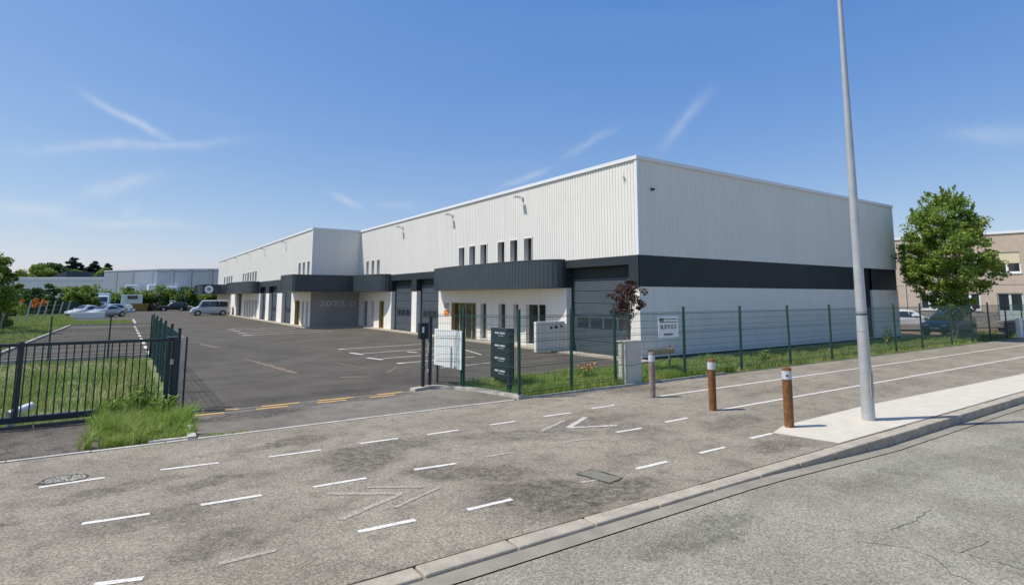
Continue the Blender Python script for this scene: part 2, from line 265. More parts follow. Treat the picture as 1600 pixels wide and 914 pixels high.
# ------------------------------------------------------------------ mesh helpers
def tag(o, label=None, cat=None, group=None, kind=None):
    if label: o['label'] = label
    if cat: o['category'] = cat
    if group: o['group'] = group
    if kind: o['kind'] = kind
    return o
def thing(name, label, cat, loc=(0, 0, 0), rz=0.0, group=None):
    o = bpy.data.objects.new(name, None); col.objects.link(o); o.location = loc; o.rotation_euler = (0, 0, rz); o.empty_display_size = .2
    return tag(o, label, cat, group)
class MB:
    def __init__(s): s.v = []; s.f = []; s.m = []
    def quad(s, a, b, c, d, mi=0):
        n = len(s.v); s.v += [a, b, c, d]; s.f.append((n, n+1, n+2, n+3)); s.m.append(mi); return s
    def poly(s, pts, mi=0):
        n = len(s.v); s.v += list(pts); s.f.append(tuple(range(n, n+len(pts)))); s.m.append(mi); return s
    def box(s, x0, x1, y0, y1, z0, z1, mi=0):
        n = len(s.v); s.v += [(x0,y0,z0),(x1,y0,z0),(x1,y1,z0),(x0,y1,z0),(x0,y0,z1),(x1,y0,z1),(x1,y1,z1),(x0,y1,z1)]
        for f in ((0,3,2,1),(4,5,6,7),(0,1,5,4),(1,2,6,5),(2,3,7,6),(3,0,4,7)): s.f.append(tuple(n+i for i in f)); s.m.append(mi)
        return s
    def prism(s, pts, z0, z1, mi=0):
        """closed polygon (counter-clockwise from above) extruded from z0 to z1"""
        n = len(s.v); k = len(pts)
        s.v += [(p[0], p[1], z0) for p in pts] + [(p[0], p[1], z1) for p in pts]
        s.f.append(tuple(n+k+i for i in range(k))); s.m.append(mi); s.f.append(tuple(n+k-1-i for i in range(k))); s.m.append(mi)
        for i in range(k):
            j = (i+1) % k; s.f.append((n+i, n+j, n+k+j, n+k+i)); s.m.append(mi)
        return s
    def tube(s, p0, p1, r0, r1=None, n=8, mi=0, cap=True, sq=False):
        r1 = r0 if r1 is None else r1; p0 = Vector(p0); p1 = Vector(p1); d = (p1-p0).normalized()
        a = d.orthogonal().normalized(); b = d.cross(a); k = len(s.v)
        for p, r in ((p0, r0), (p1, r1)):
            for i in range(n):
                t = 2*math.pi*i/n; s.v.append(tuple(p + a*(r*math.cos(t)) + b*(r*math.sin(t))))
        for i in range(n):
            j = (i+1) % n; s.f.append((k+i, k+j, k+n+j, k+n+i)); s.m.append(mi)
        if cap: s.f.append(tuple(k+n-1-i for i in range(n))); s.m.append(mi); s.f.append(tuple(k+n+i for i in range(n))); s.m.append(mi)
        return s
    def lathe(s, prof, c=(0, 0, 0), n=16, mi=0):
        k = len(s.v)
        for r, z in prof:
            for i in range(n):
                t = 2*math.pi*i/n; s.v.append((c[0]+r*math.cos(t), c[1]+r*math.sin(t), c[2]+z))
        for q in range(len(prof)-1):
            for i in range(n):
                j = (i+1) % n; s.f.append((k+q*n+i, k+q*n+j, k+(q+1)*n+j, k+(q+1)*n+i)); s.m.append(mi)
        s.f.append(tuple(k+(len(prof)-1)*n+i for i in range(n))); s.m.append(mi)
        return s
    def mesh(s, name, mats, smooth=False, off=(0, 0, 0)):
        me = bpy.data.meshes.new(name); o = off
        me.from_pydata([(v[0]-o[0], v[1]-o[1], v[2]-o[2]) for v in s.v], [], s.f)
        for m in (mats if isinstance(mats, (list, tuple)) else [mats]): me.materials.append(m)
        if any(s.m): me.polygons.foreach_set('material_index', s.m)
        if smooth:
            me.shade_smooth(); me.set_sharp_from_angle(angle=R(40))
        return me
    def build(s, name, mats, parent=None, smooth=False, local=False, bevel=0.0):
        off = (0, 0, 0) if (parent is None or local) else tuple(parent_world(parent))
        o = bpy.data.objects.new(name, s.mesh(name, mats, smooth, off)); col.objects.link(o)
        if parent is not None: o.parent = parent
        if bevel:
            b = o.modifiers.new('bevel', 'BEVEL'); b.width = bevel; b.segments = 2; b.limit_method = 'ANGLE'
        return o
def parent_world(p):
    l = Vector((0, 0, 0))
    while p is not None: l += p.location; p = p.parent
    return l
def inst(name, me, parent, loc=(0, 0, 0), rz=0.0, local=False):
    o = bpy.data.objects.new(name, me); col.objects.link(o); o.parent = parent
    o.location = Vector(loc) if (local or parent is None) else Vector(loc) - parent_world(parent)
    o.rotation_euler = (0, 0, rz); return o
def copy_tree(o, parent=None):
    c = o.copy(); col.objects.link(c); c.parent = parent
    for ch in list(o.children): copy_tree(ch, c)
    return c
def np_mesh(name, V, F, m, parent=None, smooth=False):
    me = bpy.data.meshes.new(name); nv = len(V); nf, k = F.shape
    me.vertices.add(nv); me.vertices.foreach_set('co', V.astype(np.float32).ravel())
    me.loops.add(nf*k); me.loops.foreach_set('vertex_index', F.astype(np.int32).ravel())
    me.polygons.add(nf); me.polygons.foreach_set('loop_start', np.arange(0, nf*k, k, dtype=np.int32)); me.polygons.foreach_set('loop_total', np.full(nf, k, dtype=np.int32))
    me.update(calc_edges=True); me.materials.append(m)
    o = bpy.data.objects.new(name, me); col.objects.link(o)
    if parent is not None: o.parent = parent
    return o
def text_mesh(name, s, size, mtl, parent, matrix, bold=0.0, ext=0.004, align='CENTER'):
    cu = bpy.data.curves.new(name, 'FONT'); cu.body = s; cu.size = size; cu.align_x = align; cu.align_y = 'CENTER'; cu.extrude = ext; cu.offset = bold
    t = bpy.data.objects.new(name, cu); col.objects.link(t)
    dg = bpy.context.evaluated_depsgraph_get(); me = bpy.data.meshes.new_from_object(t.evaluated_get(dg))
    bpy.data.objects.remove(t); bpy.data.curves.remove(cu)
    me.materials.clear(); me.materials.append(mtl)
    o = bpy.data.objects.new(name, me); col.objects.link(o)
    off = parent_world(parent) if parent else Vector((0, 0, 0))
    o.parent = parent; mm = matrix.copy(); mm.translation = mm.translation - off; o.matrix_basis = mm
    return o

def blades(name, pts, h, w, m, lean=.35, parent=None, wind=(.1, -.05)):
    """curved grass blades: each a tapering strip of two faces; pts Nx3 roots, h heights (N)"""
    n = len(pts); a = rng.uniform(0, 2*np.pi, n); side = np.stack([np.cos(a), np.sin(a), np.zeros(n)], 1)
    b = rng.uniform(0, 2*np.pi, n); ln = rng.uniform(.1, 1, n)*lean
    ld = np.stack([np.cos(b)*ln+wind[0], np.sin(b)*ln+wind[1], np.zeros(n)], 1)
    h = h[:, None]; up = np.array([[0, 0, 1.]]); ww = (w*rng.uniform(.6, 1.3, n))[:, None]
    p0 = pts-side*ww; p1 = pts+side*ww
    mid = pts+up*h*.55+ld*h*.35; p2 = mid-side*ww*.8; p3 = mid+side*ww*.8
    tip = pts+up*h*np.clip(1-ln[:, None]*.3, .5, 1)+ld*h*1.0; p4 = tip-side*ww*.08; p5 = tip+side*ww*.08
    V = np.stack([p0, p1, p2, p3, p4, p5], 1).reshape(-1, 3); i = (np.arange(n)*6)[:, None]
    F = np.concatenate([i+np.array([[0, 1, 3, 2]]), i+np.array([[2, 3, 5, 4]])], 0)
    return np_mesh(name, V, F, m, parent)
def leaf_cloud(name, C, size, m, parent=None, flat=.5, aspect=1.7):
    """small pointed leaves (folded rhombus, four corners) at the points C"""
    n = len(C); d = rng.normal(size=(n, 3)); d[:, 2] -= .25; d /= np.linalg.norm(d, axis=1)[:, None]
    u = rng.normal(size=(n, 3)); u[:, 2] += flat*2; s = np.cross(d, u); s /= np.linalg.norm(s, axis=1)[:, None]+1e-9
    sz = (size*rng.uniform(.6, 1.35, n))[:, None]
    V = np.stack([C-d*sz*.5*aspect, C+s*sz*.5, C+d*sz*.5*aspect, C-s*sz*.5], 1).reshape(-1, 3)
    F = (np.arange(n)*4)[:, None]+np.array([[0, 1, 2, 3]])
    return np_mesh(name, V, F, m, parent)
def limb_path(mb, p, q, r0, r1, seg=3, wob=.06, mi=0, n=6):
    p = Vector(p); q = Vector(q); last = p; L = (q-p).length; rl = r0
    for i in range(1, seg+1):
        t = i/seg; x = p.lerp(q, t)
        if i < seg: x += Vector((random.uniform(-1, 1), random.uniform(-1, 1), random.uniform(-.4, .4)))*L*wob
        r = r0+(r1-r0)*t; mb.tube(last, x, rl, r, n=n, mi=mi, cap=False); last = x; rl = r
def tree(name, label, loc, prof, clumps, cr, leaf, per, m, bark, trunk_r, trunk_top, stems=1, group=None, cat='tree', squash=.7, crown_name='crown', asym=.18, fork=.25, droop=0.0, sprays=0):
    """prof: (height, radius) pairs of the crown outline; clumps of leaves at the ends of limbs"""
    t = thing(name, label, cat, loc, group=group); L0 = Vector(loc)
    zs = [p[0] for p in prof]; rs = [p[1] for p in prof]; pts = []; ends = []
    tb = MB(); ph = random.uniform(0, 6)
    for k in range(clumps):
        for _ in range(40):
            z = random.uniform(zs[0], zs[-1]); rr = np.interp(z, zs, rs)
            if random.random() < (rr/max(rs))**1.1+.05: break
        a = random.uniform(0, 2*math.pi); q = math.sqrt(random.uniform(.05, 1))
        r = rr*q*(1+asym*math.sin(2*a+ph+z)+asym*.7*math.sin(5*a+z*2.3))
        c = np.array([math.cos(a)*r, math.sin(a)*r, z-droop*r]); ends.append((c, q))
        n = int(per*random.uniform(.6, 1.4)); g = rng.normal(size=(n, 3)); g /= np.linalg.norm(g, axis=1)[:, None]; g *= (rng.uniform(.15, 1, n)**.6)[:, None]
        cs = cr*random.uniform(.6, 1.35); pts.append(c+g*np.array([cs, cs, cs*squash]))
    for k in range(sprays):      # loose feathery sprays that break the outline of the crown
        z = random.uniform(zs[0], zs[-1]+.15); a = random.uniform(0, 2*math.pi); rr = np.interp(z, zs, rs)*(1+asym*math.sin(2*a+ph+z))
        base = np.array([math.cos(a)*rr*.85, math.sin(a)*rr*.85, z]); out = np.array([math.cos(a)*.55, math.sin(a)*.55, random.uniform(-.25, .45)])*random.uniform(.5, 1.25)
        if z > zs[-3]: out = np.array([math.cos(a)*.2, math.sin(a)*.2, random.uniform(.25, .6)])
        n = 46; t_ = rng.uniform(0, 1, n)[:, None]; pts.append(base+out*t_+rng.normal(size=(n, 3))*.075*(1.15-t_))
    C = np.concatenate(pts); C = C[C[:, 2] > .05]
    leaf_cloud(crown_name, C, leaf, m, t)
    if trunk_r:
        tips = []
        for s in range(stems):
            a = s*2*math.pi/stems+.4; d = .0 if stems == 1 else .12
            b = Vector((math.cos(a)*d, math.sin(a)*d, -.05)); top = Vector((math.cos(a)*d*(3.2 if stems > 1 else 1)+.05, math.sin(a)*d*3.2 if stems > 1 else 0, trunk_top))
            limb_path(tb, b, top, trunk_r, trunk_r*.4, 5, .015, n=8); tips.append((b, top))
        tb2 = MB()
        for c, q in ends[:min(len(ends), 46)]:
            b, top = random.choice(tips); zz = min(max(c[2]-abs(random.uniform(.5, 1.3))*fork*4, trunk_top*.35), trunk_top); f = (zz-b.z)/(top.z-b.z)
            limb_path(tb2, b.lerp(top, f), Vector(c), trunk_r*.32*(1.15-f*.5), trunk_r*.06, 3, .07, n=5)
        tb.build('trunk', bark, t, smooth=True, local=True); tb2.build('branches', bark, t, smooth=True, local=True)
    return t

# ------------------------------------------------------------------ terrain
def ground_z(x, y):
    z = -0.05
    if -40 < x < 0.9 and 14.9 < y < 27.4:
        e = min(1, (0.9-x)/1.1, (y-14.9)/1.6, (27.4-y)/2.4); e = max(0, e); z -= .42*e*e*(3-2*e)
        z += .05*math.sin(x*1.7+y*.9)*e
    if x < -3.4 and y > 27.4: z += .10*min(1, (-3.4-x)/1.5)*(1+.5*math.sin(x*.8+y*.23))
    if y < 5.2: z = -0.4
    return z
def build_ground():
    xs = [-3000, -800, -200, -80] + list(np.arange(-40, -12, 4.0)) + list(np.arange(-12, 2.01, .5)) + [4, 8, 16, 30, 60, 120, 300, 900, 3000]
    ys = [-3000, -500, -60, 0, 5.1, 5.3, 11, 14.4] + list(np.arange(14.9, 28.0, .5)) + list(np.arange(30, 80, 4.0)) + [100, 140, 200, 320, 600, 1500, 4000]
    V = [(x, y, ground_z(x, y)) for y in ys for x in xs]; nx = len(xs); mb = MB(); mb.v = V
    for j in range(len(ys)-1):
        for i in range(nx-1): a = j*nx+i; mb.f.append((a, a+1, a+1+nx, a+nx)); mb.m.append(0)
    return mb.build('ground', M['soil'], smooth=True)
tag(build_ground(), kind='structure')
def sheet(name, poly, z, m, parent=None, thick=0.0):
    mb = MB()
    if thick: mb.prism(poly, z-thick, z)
    else: mb.poly([(p[0], p[1], z) for p in poly])
    return mb.build(name, m, parent)

pav = sheet('pavement', [(-60, 5.06), (200, 5.06), (200, 11.42), (-60, 11.42)], 0, M['pavement'], thick=.3); tag(pav, kind='structure')
# road level climbs towards the dropped kerb at the crossing
mb = MB(); RX = [-60, 6.8, 7.6, 9.6, 11, 260]; RZ = [-.035, -.035, -.05, -.12, -.165, -.165]
for i in range(len(RX)-1): mb.quad((RX[i], 4.6, RZ[i]), (RX[i+1], 4.6, RZ[i+1]), (RX[i+1], -14, RZ[i+1]), (RX[i], -14, RZ[i]))
mb.f = [f[::-1] for f in mb.f]
road = mb.build('road', M['road']); tag(road, kind='structure')
mb = MB()
for i in range(len(RX)-1): mb.quad((RX[i], 4.61, RZ[i]+.008), (RX[i], 4.84, RZ[i]+.004), (RX[i+1], 4.84, RZ[i+1]+.004), (RX[i+1], 4.61, RZ[i+1]+.008))
mb.f = [f[::-1] for f in mb.f]
tag(mb.build('gutter', M['gutter']), kind='structure')
kerb = bpy.data.objects.new('kerb', None); col.objects.link(kerb); kerb.location = (4, 4.9, 0); tag(kerb, kind='structure')
kmb = MB()
def kerb_stone_mesh(w=.98, z0=-.3):
    b = MB(); b.box(0, w, -.115, .105, z0, .0); return b.mesh('kerb_stone', M['kerb'])
kme = kerb_stone_mesh()
for i in range(-6, 60):
    o = inst('kerb_stone', kme, kerb, (1.0*i+.35, 4.95, random.uniform(-.004, .005))); bv = o.modifiers.new('b', 'BEVEL'); bv.width = .018; bv.segments = 2
    o.rotation_euler = (0, 0, random.uniform(-.004, .004))
# narrow flush kerb line between pavement and yard
edge = bpy.data.objects.new('edge_kerb', None); col.objects.link(edge); edge.location = (1, 11.5, 0); tag(edge, kind='structure')
eb = MB(); eb.box(0, .985, -.04, .045, -.1, .012); eme = eb.mesh('edging_stone', M['white_stone'])
for i in range(-12, 8): inst('edging_stone', eme, edge, (i*1.0-.2, 11.465, random.uniform(-.004, .003)))
# yard and entrance
tag(sheet('yard', [(1.22, 14.12), (8.3, 14.12), (8.3, 14.6), (16.4, 14.6), (16.4, 128), (-7, 128), (-5, 73.5), (1.3, 73.5)], .0, M['yard'], thick=.08), kind='structure')
tag(sheet('entrance_apron', [(1.25, 11.52), (7.9, 11.52), (7.9, 12.6), (7.0, 14.1), (1.25, 14.1)], .0, M['apron'], thick=.08), kind='structure')
tag(sheet('old_asphalt_strip', [(-7, 11.52), (-.1, 11.52), (.0, 14.2), (-7, 14.2)], -.01, M['strip'], thick=.08), kind='structure')
park = sheet('parking_bay', [(-4.05, 28.3), (1.26, 28.3), (1.3, 61), (-3.15, 61)], -.004, M['yard'], thick=.05); tag(park, kind='structure')
pk = bpy.data.objects.new('parking_kerb', None); col.objects.link(pk); pk.location = (-4, 28, 0); tag(pk, kind='structure')
def kerb_run(p, q, parent, name='kerb_stone', step=1.0, w=.13, z1=.09, m=None):
    p = Vector((*p, 0)); q = Vector((*q, 0)); L = (q-p).length; n = max(1, round(L/step)); s = L/n; d = (q-p)/L; ang = math.atan2(d.y, d.x)
    b = MB(); b.box(.006, s-.006, -w/2, w/2, -.15, z1); me = b.mesh(name, m or M['white_stone'])
    for i in range(n): inst(name, me, parent, tuple(p+d*(i*s)+Vector((0, 0, random.uniform(-.006, .004)))), ang)
kerb_run((-4.1, 28.2), (-3.2, 61), pk, step=2); kerb_run((-3.2, 61.1), (1.3, 61.1), pk, step=1); kerb_run((-4, 28.22), (1.2, 28.22), pk, step=1)
kerb_run((1.35, 61.2), (1.35, 73.4), pk, step=1.5)
# small white kerb turning into the entrance, right side, and the stub at the left
ek = bpy.data.objects.new('entrance_kerb', None); col.objects.link(ek); ek.location = (7.9, 11.6, 0); tag(ek, kind='structure')
for a, b in (((6.35, 14.02), (6.95, 14.2)), ((6.95, 14.2), (7.45, 13.72)), ((7.45, 13.72), (7.78, 13.0)), ((7.78, 13.0), (7.93, 12.3)), ((7.93, 12.3), (8.06, 11.55))): kerb_run(a, b, ek, step=.8, w=.2, z1=.07)
kerb_run((8.1, 11.6), (16, 11.66), ek, step=1.5, w=.05, z1=.02)
kerb_run((1.17, 11.45), (1.22, 12.55), ek, step=.6, w=.13, z1=.05); kerb_run((.55, 11.60), (1.12, 11.60), ek, step=.45, w=.12, z1=.03)
kerb_run((-6, 14.25), (-.2, 14.35), ek, step=1, w=.08, z1=.03, m=M['rail'])
tag(sheet('pale_sidewalk', [(9.72, 6.12), (9.95, 5.08), (160, 5.08), (160, 6.0), (24, 6.14), (13.6, 6.42), (10.4, 6.33)], .008, M['pale'], thick=.02), kind='structure')
tag(sheet('facade_footing', [(15.75, 15.0), (16.5, 15.0), (16.5, 44.4), (15.75, 44.4)], .05, M['kerb'], thick=.08), kind='structure')
tag(sheet('porch_footing', [(15.74, 44.4), (16.5, 44.4), (16.5, 47.4), (12.55, 47.4), (12.55, 100), (11.9, 100), (11.9, 46.6), (12.5, 46.1)], .053, M['kerb'], thick=.08), kind='structure')
tag(sheet('gravel_margin', [(8.3, 14.3), (38.6, 14.75), (38.6, 15.72), (16.45, 15.72), (16.45, 14.9), (8.3, 14.62)], -.02, M['gutter'], thick=.05), kind='structure')
tag(sheet('neighbour_yard', [(38.9, 13.6), (140, 13.6), (140, 90), (38.9, 90)], -.03, M['redbrown'], thick=.02), kind='structure')
tag(sheet('neighbour_drive', [(39, 21), (64, 14), (80, 14), (80, 60), (39, 60)], .02, M['apron'], thick=.03), kind='structure')
# ---- painted markings (parts of the surface they lie on)
def stripe(name, p, q, w, parent, m, z=.005, ragged=0):
    p = Vector((*p, 0)); q = Vector((*q, 0)); d = (q-p).normalized(); n = Vector((-d.y, d.x, 0))*w/2
    b = MB(); k = max(1, int((q-p).length/.12)) if ragged else 1; prev = None
    for i in range(k+1):
        c = p.lerp(q, i/k); e = ragged*w
        a1 = c-n*(1+random.uniform(-e, e)); a2 = c+n*(1+random.uniform(-e, e))
        if prev: b.quad((prev[0].x, prev[0].y, z), (a1.x, a1.y, z), (a2.x, a2.y, z), (prev[1].x, prev[1].y, z))
        prev = (a1, a2)
    return b.build(name, m, parent)
DASH = [((-.68,9.73),(0,9.76),1),((.63,9.73),(1.35,9.66),1),((-.17,7.95),(.44,7.88),1),((.94,7.86),(1.59,7.82),1),((2.02,9.57),(2.78,9.53),1),((3.42,9.57),(4.08,9.54),1),((4.61,9.5),(5.22,9.5),1),
((2.19,7.77),(2.87,7.74),1),((3.55,7.72),(4.18,7.66),1),((5.91,9.53),(6.48,9.51),1),((7.22,9.56),(7.9,9.54),1),((8.57,9.64),(9.26,9.64),1),((6.2,7.72),(6.72,7.67),0),((4.7,7.71),(5.19,7.68),0),
((7.46,7.74),(8.07,7.71),1),((8.82,7.81),(9.49,7.82),1),((3.41,5.97),(4.02,5.96),1),((5.1,5.97),(5.35,5.93),0),((6.14,5.98),(6.78,5.98),1),((7.55,6.0),(8.17,6.0),1),((9.03,6.11),(9.68,6.11),1),
((2.18,6.07),(2.8,6.03),1),((.9,6.09),(1.4,6.1),0),((-.02,6.26),(.33,6.16),1)]
for a, b, k in DASH: stripe('lane_dash', a, b, .075, pav, M['paint'] if k else M['faint'], ragged=2)
stripe('lane_line', (11.0, 9.86), (60, 9.55), .085, pav, M['paint']); stripe('lane_line', (10.72, 7.96), (60, 7.62), .085, pav, M['paint'])
def chevron(pts, w, m):
    for a, b in zip(pts[:-1], pts[1:]): stripe('cycle_chevron', a, b, w, pav, m, z=.0055+random.uniform(0, .0012), ragged=2)
chevron([(2.26, 7.42), (3.02, 6.9), (2.13, 6.5)], .085, M['faint']); chevron([(2.75, 7.37), (3.33, 6.98)], .06, M['faint']); chevron([(3.5, 6.84), (2.75, 6.5)], .06, M['faint'])
chevron([(7.86, 8.13), (6.97, 8.5), (7.85, 9.02)], .10, M['midpaint']); chevron([(6.4, 8.56), (7.32, 9.03)], .1, M['faint'])
YEL = [((1.58,13.95),(2.28,13.95)),((1.27,13.70),(1.97,13.68)),((2.58,13.70),(3.23,13.69)),((2.75,13.96),(3.54,13.96)),((3.97,13.97),(4.8,13.97)),((3.86,13.71),(4.54,13.71)),((5.41,13.98),(6.09,14.02)),((5.12,13.72),(5.75,13.73))]
for a, b in YEL: stripe('yellow_dash', a, b, .12, bpy.data.objects['entrance_apron'], M['yellow'], ragged=1)
mb = MB(); mb.box(1.26, 6.3, 13.825, 13.85, -.02, .006); mb.build('gate_rail', M['rail'], bpy.data.objects['entrance_apron'])
yard = bpy.data.objects['yard']
for a, b, w in (((8.47,26.94),(12.9,27.5),.09),((8.68,24.34),(12.5,24.85),.09),((8.62,21.95),(12.3,22.4),.09),((8.46,20.05),(12,20.5),.09),((8.37,25.0),(8.56,23.93),.16),((8.25,22.55),(8.5,21.56),.16),((10.58,24.0),(10.8,23.4),.14),
    ((6.82,47.6),(11.8,48.6),.1),((6.79,45.2),(11.2,46.0),.1),((6.67,42.4),(12.6,43.6),.1),((6.55,40.0),(12.5,41.2),.1),((8.47,26.94),(8.8,26.98),.22),((8.46,20.05),(8.75,20.08),.2),((9.2,18.0),(12,18.4),.08),((12.6,21),(13.4,24.5),.08),
    ((6.7,47.55),(7.25,47.68),.3),((6.7,45.15),(7.25,45.28),.3),((6.6,42.35),(7.15,42.5),.3),((6.5,39.95),(7.05,40.1),.3)):
    stripe('bay_line', a, b, w, yard, M['paint'] if w < .3 else M['paint'], z=.004+random.uniform(0, .001))
for a, b, w in (((4.35,23.6),(4.75,19.2),.22),((4.15,25),(4.5,22.2),.12),((4.0,31),(3.6,34),.22),((3.3,40),(3.0,46),.3),((6.7,21.5),(7.0,19.3),.1),((5.6,17.6),(6.4,17.2),.2),((8,19),(7.2,17.8),.08)): stripe('faded_line', a, b, w, yard, M['oldyellow'], z=.006+random.uniform(0, .001), ragged=3)
for k in range(9): stripe('bay_dash', (1.2, 29.2+k*3.3), (1.2, 30.9+k*3.3), .14, park, M['paint'], z=.003)
for k in range(12): stripe('bay_line', (-3.6, 31+k*2.5), (1.1, 31+k*2.5), .09, park, M['faint'], z=.002)
# chamber cover in the pavement and tarred cracks
cv = MB(); cv.poly([(5.28,6.27,.007),(5.39,5.71,.007),(5.66,5.80,.007),(5.60,6.30,.007)]); c1 = cv.build('chamber_cover', M['cover'], pav)
def rope(name, pts, w, parent, m, z):
    for a, b in zip(pts[:-1], pts[1:]): yield a, b
def crack(pts, w, parent, m, z, name='crack'):
    b = MB(); P = []
    for i in range(len(pts)-1):
        a = Vector((*pts[i], 0)); c = Vector((*pts[i+1], 0)); k = max(2, int((c-a).length/.09))
        for j in range(k): P.append(a.lerp(c, j/k)+Vector((random.uniform(-1, 1)*.022, random.uniform(-1, 1)*.022, 0)))
    P.append(Vector((*pts[-1], 0)))
    for i in range(len(P)-1):
        d = (P[i+1]-P[i]).normalized(); n = Vector((-d.y, d.x, 0)); w0 = w*random.uniform(.3, 1); 
        b.quad(tuple(P[i]-n*w0)[:2]+(z,), tuple(P[i+1]-n*w0)[:2]+(z,), tuple(P[i+1]+n*w0)[:2]+(z,), tuple(P[i]+n*w0)[:2]+(z,))
    return b.build(name, m, parent)
for q in ([(5.28,6.27),(5.39,5.71)], [(5.39,5.71),(5.68,5.80)], [(5.68,5.80),(5.61,6.31)], [(5.61,6.31),(5.28,6.28)]): crack(q, .014, pav, M['tar'], .009, 'cover_joint')
crack([(1.35,14.9),(1.6,14.55),(1.75,14.3),(2.2,14.35)], .03, yard, M['tar'], .004); crack([(1.9,13.75),(2.05,13.35)], .03, bpy.data.objects['entrance_apron'], M['tar'], .004)
ZR = -.163
for q in ([(6.83,3.02),(7.39,2.99),(7.94,3.05)], [(6.25,3.09),(6.5,2.74),(6.49,2.49),(6.23,2.27),(6.18,2.1)], [(6.75,2.56),(6.78,2.39),(7.08,2.35),(7.38,2.34)], [(6.82,2.33),(6.84,1.94)]):
    o = crack(q, .0045, road, M['tar'], 0)
    for v in o.data.vertices: v.co.z = float(np.interp(v.co.x, RX, RZ))+.003
# shallow worn patch with loose stone by the first lane dash
mb = MB(); ph_ = [(-.70, 9.92), (-.66, 10.08), (-.55, 10.2), (-.42, 10.17), (-.28, 10.12), (-.2, 10.0), (-.22, 9.87), (-.36, 9.83), (-.5, 9.86), (-.6, 9.85)]
mb.poly([(x, y, .004) for x, y in ph_[::-1]]); mb.f = [f[::-1] for f in mb.f]; mb.build('worn_patch', M['patch'], pav)
crack(ph_+[ph_[0]], .02, pav, M['tar'], .005, 'patch_edge')
gs = np.stack([rng.uniform(-.66, -.22, 260), rng.uniform(9.87, 10.15, 260), np.full(260, .01)], 1); tag(leaf_cloud('loose_stone', gs, .014, M['patch'], pav, aspect=1.2), kind='stuff')
# ------------------------------------------------------------------ warehouse
X1, X2, Y0, Y1, YE, XE = 16.5, 12.55, 15.7, 47.4, 101.0, 38.6
ZR_, ZC, ZB = 7.92, 4.03, 2.80
wh = thing('warehouse', 'long pale grey and charcoal warehouse with roller doors and curved canopies', 'warehouse', (X1, Y0, 0))
def ribs(u0, u1, z0, z1, P, openings=(), pitch=.17, dep=.02, groove=.032):
    """vertical trapezoid ribs as real folds; P(u, d, z) gives the point, d outwards"""
    mb = MB(); u = u0; prof = []
    while u < u1-1e-6:
        e = min(u+pitch, u1)
        for a, d in ((0, dep), (pitch-groove-.03, dep), (pitch-groove-.015, 0), (pitch-.015, 0), (pitch, dep)):
            if u+a <= e+1e-6: prof.append((u+a, d))
        u += pitch
    if prof[-1][0] < u1-1e-4: prof.append((u1, prof[-1][1]))
    for (ua, da), (ub, db) in zip(prof[:-1], prof[1:]):
        if ub-ua < 1e-6: continue
        um = (ua+ub)/2; segs = [(z0, z1)]
        for (o0, o1, oz0, oz1) in openings:
            if o0 < um < o1:
                segs = [(a, b) for s in segs for a, b in ((s[0], min(s[1], oz0)), (max(s[0], oz1), s[1])) if b-a > 1e-4]
        for a, b in segs: mb.quad(P(ua, da, a), P(ub, db, a), P(ub, db, b), P(ua, da, b))
    return mb
def wall_open(u0, u1, z0, z1, P, openings, thick=.35):
    """flat wall face with reveals around its openings"""
    mb = MB(); us = sorted({u0, u1, *[o[0] for o in openings], *[o[1] for o in openings]}); zs = sorted({z0, z1, *[max(z0, o[2]) for o in openings], *[min(z1, o[3]) for o in openings]})
    us = [u for u in us if u0 <= u <= u1]
    for a, b in zip(us[:-1], us[1:]):
        for c, d in zip(zs[:-1], zs[1:]):
            um, zm = (a+b)/2, (c+d)/2
            if any(o[0] < um < o[1] and o[2] < zm < o[3] for o in openings): continue
            mb.quad(P(a, 0, c), P(b, 0, c), P(b, 0, d), P(a, 0, d))
    for (a, b, c, d) in openings:
        if b <= u0 or a >= u1: continue
        c = max(c, z0); d = min(d, z1)
        if a > u0 and True: mb.quad(P(a, 0, c), P(a, 0, d), P(a, -thick, d), P(a, -thick, c))
        if b < u1: mb.quad(P(b, 0, c), P(b, -thick, c), P(b, -thick, d), P(b, 0, d))
        if c > z0+.01: mb.quad(P(a, 0, c), P(a, -thick, c), P(b, -thick, c), P(b, 0, c))
        if d < z1-.01: mb.quad(P(a, 0, d), P(b, 0, d), P(b, -thick, d), P(a, -thick, d))
    return mb
PF = lambda u, d, z: (X1-d, u, z)          # front block, facing -X
PS = lambda u, d, z: (X2-d, u, z)          # far block, facing -X
PR = lambda u, d, z: (u, Y0-d, z)          # street side, facing -Y
PI = lambda u, d, z: (u, Y1-d, z)          # far block's return, facing -Y
S = .965
UW = [(22.7,23.45),(23.95,24.7),(25.15,25.9),(26.95,27.7),(28.2,28.95),(29.45,30.2),(42.95,43.55),(44.05,44.7),(45.3,45.9)]
UW2 = [(48.0,48.75),(49.45,50.2),(50.8,51.6),(70.0,71.0),(71.6,72.6),(73.2,74.1),(74.8,75.8),(76.4,77.2),(78.0,78.9),(87,88.2),(89,90.2),(91,92.2),(93.4,94.6)]
clf = ribs(Y0, Y1, ZC, ZR_-.1, PF, [(a, b, ZC, 5.33) for a, b in UW]).build('cladding', M['clad'], wh)
ribs(X1, XE, ZC, ZR_-.1, PR, dep=.018, groove=.028).build('cladding', M['clad'], wh)
ribs(Y1, YE, ZC, ZR_-.1, PS, [(a, b, ZC, 5.33) for a, b in UW2]).build('cladding', M['clad'], wh)
ribs(X2, X1, ZC, ZR_-.1, PI).build('cladding', M['clad'], wh)
